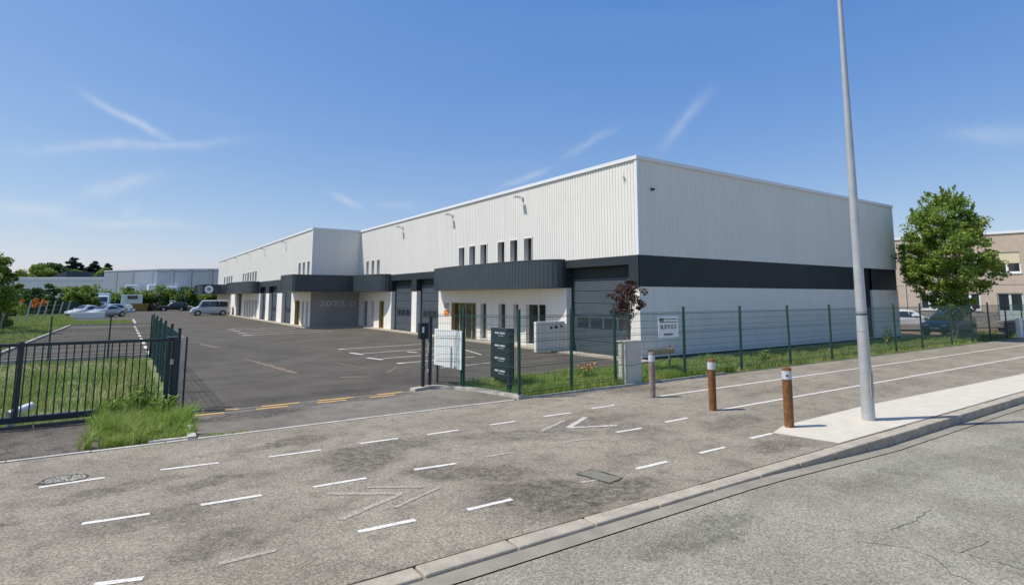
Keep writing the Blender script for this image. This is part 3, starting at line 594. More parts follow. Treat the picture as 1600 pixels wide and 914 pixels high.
# corner flashings, roof edge, roof
for cx_, cy_, w0, w1 in ((X1, Y0, .05, .09), (X2, Y1, .05, .09), (XE, Y0, .09, .05)): mb = MB(); mb.box(cx_-w0, cx_+w1, cy_-.05, cy_+.09, ZC, ZR_-.1); mb.build('corner_flashing', M['trim'], wh)
mb = MB()
mb.box(X1-.09, X1+.2, Y0-.09, Y1-.095, ZR_-.1, ZR_+.05); mb.box(X1+.2, XE+.09, Y0-.09, Y0+.2, ZR_-.1, ZR_+.05); mb.box(X2-.09, X2+.2, Y1-.09, YE, ZR_-.1, ZR_+.05); mb.box(X2+.2, X1+.2, Y1-.09, Y1+.2, ZR_-.1, ZR_+.05)
mb.build('roof_trim', M['trim'], wh)
mb = MB(); mb.prism([(X1+.2, Y0+.2), (XE, Y0+.2), (XE, YE), (X2+.2, YE), (X2+.2, Y1+.2), (X1+.2, Y1+.2)], ZR_-.3, ZR_-.12); mb.build('roof', M['roof'], wh)
mb = MB(); mb.quad((XE, Y0, 0), (XE, YE, 0), (XE, YE, ZR_-.1), (XE, Y0, ZR_-.1)); mb.quad((X2, YE, 0), (X2, YE, ZR_), (XE, YE, ZR_), (XE, YE, 0)); mb.build('rear_wall', M['clad'], wh)
# dark band and white base, front block
D = [(16.22, 20.15, 0, 3.68), (32.78, 36.05, 0, 3.58), (36.85, 40.45, 0, 3.58)]
CW = [(21.6, 23.3, .12, 2.08), (23.85, 24.4, .12, 2.08), (25.05, 25.8, .12, 2.08), (26.95, 27.65, .12, 2.08), (28.1, 31.0, .02, 2.08), (41.85, 42.75, .05, 2.1), (43.85, 44.6, .05, 2.1), (45.2, 46.5, .05, 2.1)]
CWb = CW+[(d[0], d[1], 0, ZB) for d in D]
def segs(u0, u1, doors):
    e = [u0]
    for d in sorted(doors): e += [d[0], d[1]]
    e.append(u1); return [(e[i], e[i+1]) for i in range(0, len(e), 2)]
def base_run(u0, u1, doors, wins, P, z0=0.0, m=None):
    for a, b in segs(u0, u1, doors):
        w = [o for o in wins if a < o[0] < b]; mb = wall_open(a, b, z0, ZB, P, w, .33)
        
        if a > u0: mb.quad(P(a, 0, z0), P(a, 0, ZB), P(a, -.33, ZB), P(a, -.33, z0))
        if b < u1: mb.quad(P(b, 0, z0), P(b, -.33, z0), P(b, -.33, ZB), P(b, 0, ZB))
        mb.build('wall_pier' if b-a < 2.5 else 'base_wall', m or M['white'], wh)
base_run(Y0, Y1, D, CW, PF)
wall_open(Y0, Y1, ZB, ZC, lambda u, d, z: PF(u, d+.03, z), [(d[0], d[1], ZB, d[3]) for d in D], .36).build('band', M['dark'], wh)
# band: ribbed on the street side with a white base and the tall dark door
SD = (34.25, 35.45, 0, ZC)
for a_, b_ in ((X1, SD[0]), (SD[1], XE)): ribs(a_, b_, ZB, ZC-.012, PR, dep=.010, groove=.025).build('band', M['dark'], wh)
base_run(X1, XE, [SD], [], PR, .10)
for a_, b_ in ((X1, SD[0]), (SD[1], XE)): mb = MB(); mb.box(a_, b_, Y0+.02, Y0+.1, -.1, .10); mb.build('plinth', M['doordark'], wh)
mb = MB(); mb.box(X1-.005, XE, Y0-.05, Y0+.02, .098, .118); mb.build('drip_flashing', M['trim'], wh)
mb = MB(); mb.box(SD[0], SD[1], Y0+.12, Y0+.16, 0, ZC); mb.box(SD[0]+.08, SD[1]-.08, Y0+.1, Y0+.125, .05, 2.15); mb.box(SD[0]+.08, SD[1]-.08, Y0+.1, Y0+.125, 2.25, ZC-.05); mb.build('fire_door', M['doordark'], wh)
mb = MB(); mb.box(XE-.12, XE+.02, Y0-.04, Y0-.001, .12, ZB); mb.build('corner_post', M['clad'], wh)
# far block side and its return
D2 = [(53.7, 57.3, 0, 3.45), (59.4, 63.0, 0, 3.45), (64.6, 67.5, 0, 3.45), (79.0, 82.8, 0, 2.8)]
CW2 = [(48.0, 48.55, .12, 2.1), (49.25, 49.85, .12, 2.1), (50.7, 52.2, .02, 2.1), (69.0, 70.2, .12, 2.1), (70.8, 72.0, .12, 2.1), (72.6, 73.6, .12, 2.1), (74.2, 75.2, .12, 2.1), (75.8, 76.8, .12, 2.1)]
base_run(Y1, YE, D2, CW2, PS)
wall_open(Y1, YE, ZB, ZC, lambda u, d, z: PS(u, d+.03, z), [(d[0], d[1], ZB, d[3]) for d in D2 if d[3] > 3], .36).build('band', M['dark'], wh)
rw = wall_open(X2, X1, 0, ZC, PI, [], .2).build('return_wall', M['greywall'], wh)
# upper slit windows
def win_frame(P, a, b, z0, z1, dep=.22, rev=M['clad'], bars=0, gl=M['glass'], fr=M['alu'], fw=.045):
    f = MB()
    def bx(u0, u1, d0, d1, c, e, mi=0):
        pts = [P(u, d, z) for z in (c, e) for (u, d) in ((u0, d0), (u1, d0), (u1, d1), (u0, d1))]
        n = len(f.v); f.v += pts
        for q in ((0,3,2,1),(4,5,6,7),(0,1,5,4),(1,2,6,5),(2,3,7,6),(3,0,4,7)): f.f.append(tuple(n+i for i in q)); f.m.append(mi)
    bx(a-.001, a+fw, -dep, .035, z0, z1); bx(b-fw, b+.001, -dep, .035, z0, z1); bx(a+fw, b-fw, -dep, .035, z1-fw, z1)
    bx(a+fw, b-fw, -dep, .03, z0, z0+.02)
    for k in range(bars): u = a+(b-a)*(k+1)/(bars+1); bx(u-.03, u+.03, -dep+.01, -dep+.06, z0+.02, z1-fw)
    w = f.build('window', rev, wh)
    g = MB(); g.quad(P(a+fw, -dep+.015, z0+.02), P(b-fw, -dep+.015, z0+.02), P(b-fw, -dep+.015, z1-fw), P(a+fw, -dep+.015, z1-fw)); g.build('pane', gl, w)
    return w
for a, b in UW: win_frame(PF, a, b, ZC, 5.33, dep=.25)
for a, b in UW2: win_frame(PS, a, b, ZC, 5.33, dep=.25)
for a, b, c, d in CW:
    yd = (a in (41.85,)); win_frame(PF, a+.002, b-.002, c, d-.002, dep=.2, rev=M['yframe'] if yd or a == 28.1 else M['white'], bars=(3 if a == 28.1 else 1 if b-a > 1.2 else 0), gl=M['shutter'] if a in (45.2, 43.85) else M['glass'])
for a, b, c, d in CW2: win_frame(PS, a+.002, b-.002, c, d-.002, dep=.2, rev=M['yframe'] if a == 50.7 else M['white'], bars=1 if b-a > 1.2 else 0)
# sectional doors: every section and every small pane a part of its door
def sec_door(P, a, b, top, rec=.33, wins=True, lim=3.3):
    dr = bpy.data.objects.new('roller_door', None); col.objects.link(dr); dr.parent = wh
    base = Vector(P((a+b)/2, -rec, 0)); dr.location = base-parent_world(wh)
    n = 6; h = lim/n
    for k in range(n):
        z0 = k*h; s = MB(); hasw = wins and k == 2
        wz0, wz1 = z0+.09, z0+h-.12
        zz = [z0+.008]+[z0+h*j/5 for j in range(1, 5)]+[z0+h-.008]
        for j in range(5):
            za, zb = zz[j], zz[j+1]
            s.quad(P(a, -rec, za), P(b, -rec, za), P(b, -rec, zb-.012), P(a, -rec, zb-.012)); s.quad(P(a, -rec, zb-.012), P(b, -rec, zb-.012), P(b, -rec-.012, zb-.006), P(a, -rec-.012, zb-.006)); s.quad(P(a, -rec-.012, zb-.006), P(b, -rec-.012, zb-.006), P(b, -rec, zb), P(a, -rec, zb))
        s.build('door_section', M['door'], dr)
        if hasw:
            m_ = 4; pw = (b-a-.5)/m_
            for q in range(m_):
                u = a+.3+q*pw; g = MB()
                g.quad(P(u, -rec+.022, wz0), P(u+pw-.22, -rec+.022, wz0), P(u+pw-.22, -rec+.022, wz1), P(u, -rec+.022, wz1)); g.build('pane', M['glass'], dr)
                g = MB()
                for (ua, ub, za, zb) in ((u-.03, u, wz0-.03, wz1+.03), (u+pw-.22, u+pw-.19, wz0-.03, wz1+.03), (u, u+pw-.22, wz1, wz1+.03), (u, u+pw-.22, wz0-.03, wz0)):
                    g.quad(P(ua, -rec+.024, za), P(ub, -rec+.024, za), P(ub, -rec+.024, zb), P(ua, -rec+.024, zb))
                g.build('pane_frame', M['doordark'], dr)
    s = MB(); s.quad(P(a, -rec+.001, lim), P(b, -rec+.001, lim), P(b, -rec+.001, top), P(a, -rec+.001, top)); s.build('header_shade_panel', M['doordark'], dr)  # dark colour above the leaf paints in the shade under the recess top
    s = MB()
    for (ua, ub) in ((a, a+.07), (b-.07, b)): s.quad(P(ua, -rec+.03, 0), P(ub, -rec+.03, 0), P(ub, -rec+.03, top), P(ua, -rec+.03, top)); s.quad(P(ub if ua == a else ua, -rec+.03, 0), P(ub if ua == a else ua, -rec, 0), P(ub if ua == a else ua, -rec, top), P(ub if ua == a else ua, -rec+.03, top))
    s.build('guide_rail', M['doordark'], dr)
for d in D: sec_door(PF, d[0], d[1], d[3], lim=3.2)
for d in D2: sec_door(PS, d[0], d[1], d[3], lim=3.0 if d[3] > 3 else 2.8, wins=d[3] > 3)
# white piers run up between the doors
# canopies: curved boxes clad in fine vertical ribs
def canopy(path, z0=ZB, z1=ZC+.06, inner=None, mtl=M['canopy']):
    """path: plan points (outer edge) from one end to the other; inner: points closing the plan along the wall"""
    c = bpy.data.objects.new('canopy', None); col.objects.link(c); c.parent = wh; p0 = Vector((*path[0], z0)); c.location = p0-parent_world(wh)
    P = [Vector(p) for p in path]; L = [0]
    for a, b in zip(P[:-1], P[1:]): L.append(L[-1]+(b-a).length)
    def at(s):
        for i in range(len(P)-1):
            if s <= L[i+1]+1e-9: t = (s-L[i])/max(L[i+1]-L[i], 1e-9); p = P[i].lerp(P[i+1], t); d = (P[i+1]-P[i]).normalized(); return p, Vector((-d.y, d.x))
        return P[-1], Vector((-d.y, d.x))
    f = MB(); s = 0; pr = []
    while s < L[-1]:
        for a, d in ((0, .0), (.19, .0), (.197, -.012), (.213, -.012), (.22, .0)):
            if s+a <= L[-1]: pr.append((s+a, d))
        s += .22
    pts = []
    for s, d in pr: p, n = at(s); pts.append(p+n*(-d))
    for a, b in zip(pts[:-1], pts[1:]): f.quad((a.x, a.y, z0), (b.x, b.y, z0), (b.x, b.y, z1), (a.x, a.y, z1))
    f.build('fascia', mtl, c)
    plan = [(p.x, p.y) for p in P]+[tuple(q) for q in inner]
    sl = MB(); sl.poly([(x, y, z0+.02) for x, y in plan]); sl.build('soffit', M['white'], c)
    sl = MB(); sl.poly([(x, y, z1-.03) for x, y in plan]); sl.build('canopy_roof', M['dark'], c)
    for zz in (z0, z1-.05):
     e = MB()
     for a, b in zip(P[:-1], P[1:]):
        d = (b-a).normalized(); n = Vector((d.y, -d.x)) if True else 0
        if True:
            if True:
                q = n*.012; e.quad((a.x-q.x, a.y-q.y, zz), (b.x-q.x, b.y-q.y, zz), (b.x-q.x, b.y-q.y, zz+.05), (a.x-q.x, a.y-q.y, zz+.05))
                e.quad((a.x+q.x, a.y+q.y, zz), (b.x+q.x, b.y+q.y, zz), (b.x+q.x, b.y+q.y, zz+.05), (a.x+q.x, a.y+q.y, zz+.05))
                e.quad((a.x-q.x, a.y-q.y, zz+.05), (b.x-q.x, b.y-q.y, zz+.05), (b.x+q.x, b.y+q.y, zz+.05), (a.x+q.x, a.y+q.y, zz+.05))
     e.build('edge_trim', mtl, c)
    return c
def bulge(xw, ya, yb, s, n=26, pw=2.6):
    out = []
    for i in range(n+1):
        th = math.pi*i/n; u = math.cos(th); v = max(0.0, math.sin(th)); su = math.copysign(abs(u)**.85, u); sv = v**.72
        out.append((xw-s*sv, (ya+yb)/2-(yb-ya)/2*su))
    return out
canopy(bulge(X1, 20.18, 32.55, 1.3), inner=[(X1+.02, 32.55), (X1+.02, 20.18)])
arc2 = []
for i in range(13):
    t = i/12*math.pi/2; arc2.append((X1-1.35*max(0.0, math.sin(t))**.9, 45.2-4.6*max(0.0, math.cos(t))**.9))
arc2 += [(14.0, 45.2), (12.5, 45.2), (10.75, 45.2)]
arc2 += [(10.6, 45.35), (10.47, 46.2), (10.45, 47.4), (10.55, 48.8), (10.85, 50.3), (11.4, 51.7), (12.0, 52.7), (X2, 53.4)]
canopy(arc2, inner=[(X2+.02, 53.4), (X2+.02, Y1+.02), (X1+.02, Y1+.02), (X1+.02, 40.6)])
canopy(bulge(X2, 68.2, 84.5, 1.7), inner=[(X2+.02, 84.5), (X2+.02, 68.2)])
c4 = canopy([(X2, 87.5), (11.9, 87.9), (11.3, 88.4), (10.2, 88.4), (9.2, 88.4), (8.9, 88.9), (8.8, 91), (9, 96), (9.4, 101.5)], inner=[(X2+.02, 101.5), (X2+.02, 87.5)])
# round white emblem on the farthest canopy
em = MB(); ec = Vector((9.92, 88.33, 3.42)); k0 = 40
for k in range(k0):
    a = 2*math.pi*k/k0; b_ = 2*math.pi*(k+1)/k0; ro = .52; ri = .2 if (k//4) % 2 else .27
    em.quad((ec.x+ri*math.cos(a), ec.y, ec.z+ri*math.sin(a)), (ec.x+ri*math.cos(b_), ec.y, ec.z+ri*math.sin(b_)), (ec.x+ro*math.cos(b_), ec.y, ec.z+ro*math.sin(b_)), (ec.x+ro*math.cos(a), ec.y, ec.z+ro*math.sin(a)))
for k in range(5):
    a = math.pi/2+2*math.pi*k/5; em.quad((ec.x+.2*math.cos(a-.2), ec.y-.004, ec.z+.2*math.sin(a-.2)), (ec.x+.2*math.cos(a+.2), ec.y-.004, ec.z+.2*math.sin(a+.2)), (ec.x+.02, ec.y-.004, ec.z), (ec.x-.02, ec.y-.004, ec.z))
em.build('emblem', M['emblem'], wh)
# painted 2022 on the return wall
RXm = Matrix.Rotation(R(90), 4, 'X')
tm = text_mesh('painted_numerals', '2022', .62, M['graf'], wh, Matrix.Translation((14.25, Y1-.006, 1.84)) @ RXm @ Matrix.Diagonal((1.75, 1, 1, 1)), bold=.02, ext=.0015)
tm2 = text_mesh('painted_numerals', 'O', .62, M['graf'], wh, Matrix.Translation((15.95, Y1-.006, 1.84)) @ RXm @ Matrix.Diagonal((1.1, 1, 1, 1)), bold=.012, ext=.0015)
# floodlights on arms under the roof edge
def flood(P, u, z):
    f = bpy.data.objects.new('floodlight', None); col.objects.link(f); f.parent = wh; f.location = Vector(P(u, 0, z))-parent_world(wh)
    b = MB(); b.tube(P(u, .03, z), P(u, .28, z+.04), .02, n=6); b.box(*sorted((P(u, .035, 0)[0], P(u, .06, 0)[0])), u-.06, u+.06, z-.1, z+.1); b.build('arm', M['galv'], f)
    b = MB(); x0, x1 = sorted((P(u, .26, 0)[0], P(u, .52, 0)[0])); b.box(x0, x1, u-.13, u+.13, z+.03, z+.10); b.build('lamp_head', M['rim'], f)
for u in (23.5, 31.0, 38.6): flood(PF, u, 7.32)
for u in (56.6, 66.2, 74.9, 84.1, 92.9): flood(PS, u, 7.45)
mb = MB(); mb.box(X1-.12, X1-.03, 16.32, 16.38, 7.15, 7.22); mb.tube((X1-.06, 16.35, 6.95), (X1-.06, 16.35, 7.4), .012, n=5); mb.build('facade_hook', M['alu'], wh)
mb = MB(); mb.box(17.24, 17.36, Y0-.16, Y0-.03, 6.64, 6.72); mb.build('facade_camera', M['ink'], wh)
# notice by the glazed entrance
mb = MB(); mb.box(X1-.012, X1-.002, 31.35, 32.0, 1.28, 1.62); mb.build('orange_notice', M['orange'], wh)
mb = MB()
for r in range(3):
    u = 31.35
    while u < 31.95: w_ = random.uniform(.05, .12); mb.box(X1-.006, X1-.002, u, u+w_, 1.72+r*.12, 1.79+r*.12); u += w_+.03
mb.build('notice_text', M['ink'], wh)
# low white screen wall beside the front canopy
sw = thing('screen_wall', 'low white screen wall beside the nearest roller door, with two small dark marks', 'wall', (15.6, 20.3, 0))
mb = MB(); mb.box(14.85, 16.44, 20.2, 20.36, .05, 1.33); mb.build('wall_panel', M['white'], sw, bevel=.01)
mb = MB(); mb.box(15.85, 16.02, 20.19, 20.2, 1.02, 1.14); mb.box(16.18, 16.3, 20.19, 20.2, 1.06, 1.16); mb.box(15.62, 15.74, 20.19, 20.2, 1.0, 1.12); mb.build('dark_label', M['ink'], sw)

# ------------------------------------------------------------------ mesh fences
def fence_panel_mesh(L, h=1.95, name='wire_panel', rigid=True):
    b = MB()
    def w(p, q, r=.0036):
        p = Vector(p); q = Vector(q); d = (q-p).normalized(); a = Vector((0, 1, 0)); c = d.cross(a); k = len(b.v)
        for pt in (p, q):
            for i in range(3): t = 2*math.pi*i/3; b.v.append(tuple(pt+(a*math.cos(t)+c*math.sin(t))*r))
        for i in range(3): j = (i+1) % 3; b.f.append((k+i, k+j, k+3+j, k+3+i)); b.m.append(0)
    n = int(L/.05)
    for i in range(n+1): x = L*i/n; w((x, 0, .06), (x, 0, h))
    z = .1
    k = 0
    while z < h: w((0, .0, z), (L, .0, z), .0045); z += .2
    for zf in (.12, .72, 1.32, h-.06):
        w((0, -.03, zf), (L, -.03, zf), .005); w((0, .0, zf+.05), (L, .0, zf+.05), .005)
    return b.mesh(name, M['wire'])
def post_mesh(h=2.08, w=.06, m=None):
    b = MB(); b.box(-w/2, w/2, -w/2, w/2, -.02, h); b.box(-w/2-.004, w/2+.004, -w/2-.004, w/2+.004, h, h+.02); return b.mesh('fence_post', m or M['green'])
pme = post_mesh()
f1 = thing('mesh_fence', 'dark green wire mesh fence along the pavement in front of the warehouse', 'fence', (8.0, 11.7, 0))
posts1 = [(8.03, 11.62), (9.84, 11.84), (11.48, 11.9), (14.42, 11.92), (17.3, 11.92), (20.25, 11.92), (23.2, 11.92), (26.0, 11.92), (28.75, 11.9), (31.5, 11.9), (35.2, 11.95), (38.0, 11.95), (40.6, 11.92), (43.3, 11.9), (46.2, 11.9), (49, 11.9)]
def run_fence(parent, posts, skip=(), pm=None, h=1.95, nopost=()):
    for i, p in enumerate(posts):
        if i in nopost: continue
        o = inst('fence_post', pm or pme, parent, (p[0], p[1], 0), random.uniform(-.02, .02)); o.rotation_euler[0] = random.uniform(-.012, .012); o.rotation_euler[1] = random.uniform(-.01, .01)
    for i, (a, b) in enumerate(zip(posts[:-1], posts[1:])):
        if i in skip: continue
        d = Vector((b[0]-a[0], b[1]-a[1])); inst('wire_panel', fence_panel_mesh(d.length-.06, h), parent, (a[0]+d.x/d.length*.03, a[1]+d.y/d.length*.03, 0), math.atan2(d.y, d.x))
run_fence(f1, posts1)
f2 = thing('side_fence', 'short run of green mesh fence from the intercom post round the directory board', 'fence', (7.5, 13.5, 0))
run_fence(f2, [(7.02, 14.1), (7.55, 13.5), (8.0, 11.68)], nopost=(0, 2))
f3 = thing('grass_side_fence', 'dark green mesh fence running back from the open sliding gate between grass and yard', 'fence', (1.15, 15, 0))
run_fence(f3, [(1.14, 14.75), (1.15, 17.25), (1.16, 19.75), (1.17, 22.25), (1.18, 24.75), (1.2, 27.6)], h=1.6, pm=post_mesh(1.7))
f4 = thing('parking_fence', 'thin mesh fence on dark posts between the grass ditch and the striped parking area', 'fence', (-2, 27.8, 0))
run_fence(f4, [(-7.6, 27.85), (-4.8, 27.83), (-2.03, 27.8), (-.22, 27.85), (1.15, 27.7)], h=1.2, pm=post_mesh(1.65, .05))
# white slatted panel behind the fence corner
wp = thing('slatted_panel', 'white panel of four boards standing behind the fence left of the directory board', 'panel', (7.5, 14.2, 0))
for k in range(4): b = MB(); b.box(7.48, 7.51, 13.5, 15.08, .5+k*.253, .5+k*.253+.247); b.build('board', M['signw'], wp, bevel=.004)
mb = MB(); mb.box(7.515, 7.56, 13.55, 13.6, 0, 1.48); mb.box(7.515, 7.56, 14.95, 15.0, 0, 1.48); mb.build('support_post', M['green'], wp)
# ------------------------------------------------------------------ sliding gate and its posts
gt = thing('sliding_gate', 'dark barred sliding gate standing open along the grass ditch', 'gate', (-1.5, 14.42, 0))
mb = MB(); mb.box(-6.2, 1.0, 14.39, 14.45, 1.47, 1.53); mb.build('top_rail', M['gate'], gt, bevel=.005)
mb = MB(); mb.box(-6.2, .95, 14.37, 14.47, .07, .18); mb.build('bottom_rail', M['gate'], gt, bevel=.006)
bb = MB(); bb.box(-.011, .011, -.011, .011, .18, 1.47); bme = bb.mesh('bar', M['gate'])
x = -6.1
while x < 1.0:
    if not any(abs(x-u) < .05 for u in (-1.45, -4.0)): inst('bar', bme, gt, (x, 14.42, 0))
    x += .121
for u in (-1.45, -4.0): mb = MB(); mb.box(u-.035, u+.035, 14.385, 14.455, .181, 1.56); mb.build('upright', M['gate'], gt, bevel=.004)
mb = MB()
for u in (-5, -1.5, .4): mb.tube((u, 14.4, .045), (u, 14.44, .045), .045, n=14)
mb.build('roller_wheel', M['galv'], gt, smooth=True)
gp = thing('gate_guide_post', 'dark gate guide posts with one galvanised post at the open gate end', 'gate post', (1.08, 14.3, 0))
for i, (x, y, w_, h) in enumerate(((.93, 14.30, .07, 1.56), (.93, 14.56, .07, 1.56), (1.06, 14.24, .09, 1.52), (1.05, 14.50, .08, 1.52), (1.25, 14.30, .035, 1.55))):
    mb = MB(); mb.box(x-w_/2, x+w_/2, y-w_/2, y+w_/2, 0, h); mb.build('post', M['gate'], gp, bevel=.004)
mb = MB(); mb.box(1.14, 1.19, 14.2, 14.25, 0, 1.54); mb.build('galvanised_post', M['galv'], gp, bevel=.004)
mb = MB(); mb.box(.9, 1.1, 14.26, 14.55, 1.521, 1.56); mb.build('guide_bracket', M['gate'], gp)
mb = MB(); mb.box(.955, 1.02, 14.185, 14.19, 1.0, 1.11); mb.build('lock_plate', M['galv'], gp)
ip = thing('intercom_post', 'dark post with intercom box at the right side of the yard entrance', 'intercom', (6.7, 14.15, 0))
mb = MB(); mb.box(6.66, 6.74, 14.11, 14.19, 0, 1.42); mb.build('post', M['gate'], ip, bevel=.005)
mb = MB(); mb.box(6.56, 6.80, 14.06, 14.22, 1.30, 1.72); mb.build('intercom_box', M['doordark'], ip, bevel=.01)
mb = MB(); mb.box(6.61, 6.67, 14.052, 14.059, 1.46, 1.62); mb.build('keypad', M['signw'], ip)
mb = MB(); mb.tube((6.7, 14.08, .55), (6.7, 14.22, .55), .045, n=10); mb.build('latch', M['gate'], ip)
lp = thing('latch_post', 'second dark post of the entrance, just right of the intercom post', 'gate post', (6.95, 14.3, 0))
mb = MB(); mb.box(6.92, 7.0, 14.24, 14.32, 0, 1.88); mb.build('post', M['gate'], lp, bevel=.005)
mb = MB(); mb.box(6.905, 6.918, 14.25, 14.31, .9, 1.2); mb.box(6.905, 6.918, 14.25, 14.31, .4, .5); mb.build('catch_plate', M['galv'], lp)
# ------------------------------------------------------------------ directory board, cabinet, signs
db = thing('directory_board', 'dark freestanding directory board with four rows of small white lettering', 'sign', (8.75, 13.3, 0))
mb = MB(); mb.box(8.6, 8.86, 13.05, 13.84, .2, 1.55); mb.build('panel_box', M['gate'], db, bevel=.01)
for y in (13.15, 13.72): mb = MB(); mb.box(8.68, 8.78, y-.04, y+.04, 0, .2); mb.build('leg', M['gate'], db)
mb = MB(); mb.box(8.22, 8.32, 12.35, 12.45, 0, 1.5); mb.build('leg', M['gate'], db)
for r in range(4):
    mb = MB(); z = 1.40-r*.335; u = 13.12
    for word in ((.035, .045, .04, .045, .05, .04), (.04, .045, .035, .05, .04)):
        for w_ in word: mb.box(8.592, 8.599, u, u+w_-.012, z, z+.045); u += w_
        u += .05
    u = 13.16
    for w_ in (.03, .05, .02, .04, .05, .03): mb.box(8.594, 8.599, u, u+w_-.012, z-.055, z-.037); u += w_+.015
    tag(mb.build('lettering', M['signw'], db), kind='stuff')
cb = thing('utility_cabinet', 'cream concrete utility cabinet in two stacked sections set into the mesh fence', 'cabinet', (12, 11.9, 0))
mb = MB(); mb.box(11.69, 12.33, 11.72, 12.0, 0, .50); mb.build('cabinet_base', M['cabinet'], cb, bevel=.008)
mb = MB(); mb.box(11.69, 12.33, 11.72, 12.0, .512, 1.14); mb.build('cabinet_door', M['cabinet'], cb, bevel=.008)
mb = MB(); mb.box(11.66, 12.36, 11.70, 12.03, 1.142, 1.17); mb.build('cabinet_cap', M['cabinet'], cb, bevel=.006)
mb = MB(); mb.box(11.80, 12.22, 11.716, 11.719, .58, .582); mb.box(11.74, 11.745, 11.716, 11.7195, .05, 1.1); mb.build('door_joint', M['ink'], cb)
fs = thing('fence_sign', 'white board on the mesh fence with a green logo and a telephone number', 'sign', (13.65, 11.87, 1.5))
mb = MB(); mb.box(13.22, 14.11, 11.855, 11.87, 1.19, 1.82); mb.build('board', M['signw'], fs)
mb = MB(); mb.box(13.26, 13.46, 11.848, 11.854, 1.69, 1.77); mb.box(13.29, 13.46, 11.848, 11.854, 1.64, 1.68); mb.build('logo', M['gink'], fs)
mb = MB()
for z, a, b in ((1.735, 13.49, 14.05), (1.65, 13.49, 14.05), (1.30, 13.45, 13.86), (1.27, 13.47, 13.84)):
    u = a
    while u < b: w_ = random.uniform(.02, .06); mb.box(u, min(u+w_, b), 11.849, 11.854, z-.012, z+.012); u += w_+.012
tag(mb.build('small_print', M['gate'], fs), kind='stuff')
text_mesh('telephone_number', '04. 87 91 33 33', .155, M['ink'], fs, Matrix.Translation((13.665, 11.851, 1.50)) @ RXm @ Matrix.Diagonal((.72, 1.15, 1, 1)), bold=.003, ext=.001)
wb = thing('timber_rail', 'short pale timber rail on two thin posts in the grass behind the fence sign', 'rail', (14.6, 13.6, 0))
mb = MB(); mb.box(14.35, 15.6, 13.3, 13.36, .50, .68); mb.build('rail_board', M['lightwood'], wb, bevel=.008)
for x in (14.5, 15.45): mb = MB(); mb.tube((x, 13.4, -.02), (x, 13.4, .80 if x > 15 else .6), .03, n=8); mb.build('post', M['greywood'], wb)
# ------------------------------------------------------------------ bollards, lamp post
def bollard(loc, label, m, r=.085, h=1.07, dot=False):
    t = thing('wooden_bollard', label, 'bollard', (*loc, 0), group='round wooden bollards across the pavement')
    b = MB(); b.lathe([(r*.98, -.02), (r, .3), (r, h-.215)], n=20); b.build('shaft', m, t, smooth=True, local=True)
    b = MB(); b.lathe([(r, h-.215), (r+.004, h-.213), (r+.004, h-.062), (r, h-.06)], n=20); b.build('reflective_band', M['refl'], t, smooth=True, local=True)
    b = MB(); b.lathe([(r, h-.06), (r, h-.03), (r*.86, h), (r*.3, h+.006)], n=20); b.build('head', m, t, smooth=True, local=True)
    if dot:
        b = MB(); a = R(215); c = Vector((math.cos(a)*(r+.006), math.sin(a)*(r+.006), h-.14)); b.tube(c-Vector((math.cos(a), math.sin(a), 0))*.01, c, .022, n=10); b.build('band_mark', M['ink'], t, local=True)
bollard((10.72, 9.86), 'weathered grey wooden bollard nearest the utility cabinet', M['greywood'], .075, 1.06)
bollard((10.58, 8.03), 'brown wooden bollard between the grey bollard and the marked one', M['wood'], .08, 1.07)
bollard((10.38, 6.2), 'brown wooden bollard with a dark dot on its band beside the pale sidewalk', M['wood'], .085, 1.09, True)
pl = thing('lamp_post', 'tall tapered grey steel lamp post standing on the pale sidewalk', 'lamp post', (12.25, 5.66, 0))
b = MB(); b.lathe([(.118, -.01), (.118, .3), (.110, 1.1)], n=28); b.build('pole_foot', M['polem'], pl, smooth=True, local=True)
b = MB(); b.lathe([(.108, 1.1), (.098, 2.08), (.0975, 2.085)], n=28); b.lathe([(.0975, 2.1), (.046, 8.9), (.04, 9.6)], n=28); b.build('pole_shaft', M['polem'], pl, smooth=True, local=True)
b = MB(); b.box(-.075, .035, -.1195, -.108, .45, .95); b.build('access_door', M['poleb'], pl, local=True)
b = MB(); b.lathe([(.098, 2.04), (.103, 2.042), (.103, 2.07), (.098, 2.072)], n=28); b.build('strap', M['ink'], pl, local=True)
b = MB(); b.lathe([(.106, 1.72), (.108, 1.722), (.108, 1.728), (.105, 1.73)], n=28); b.build('weld_ring', M['galv'], pl, local=True)

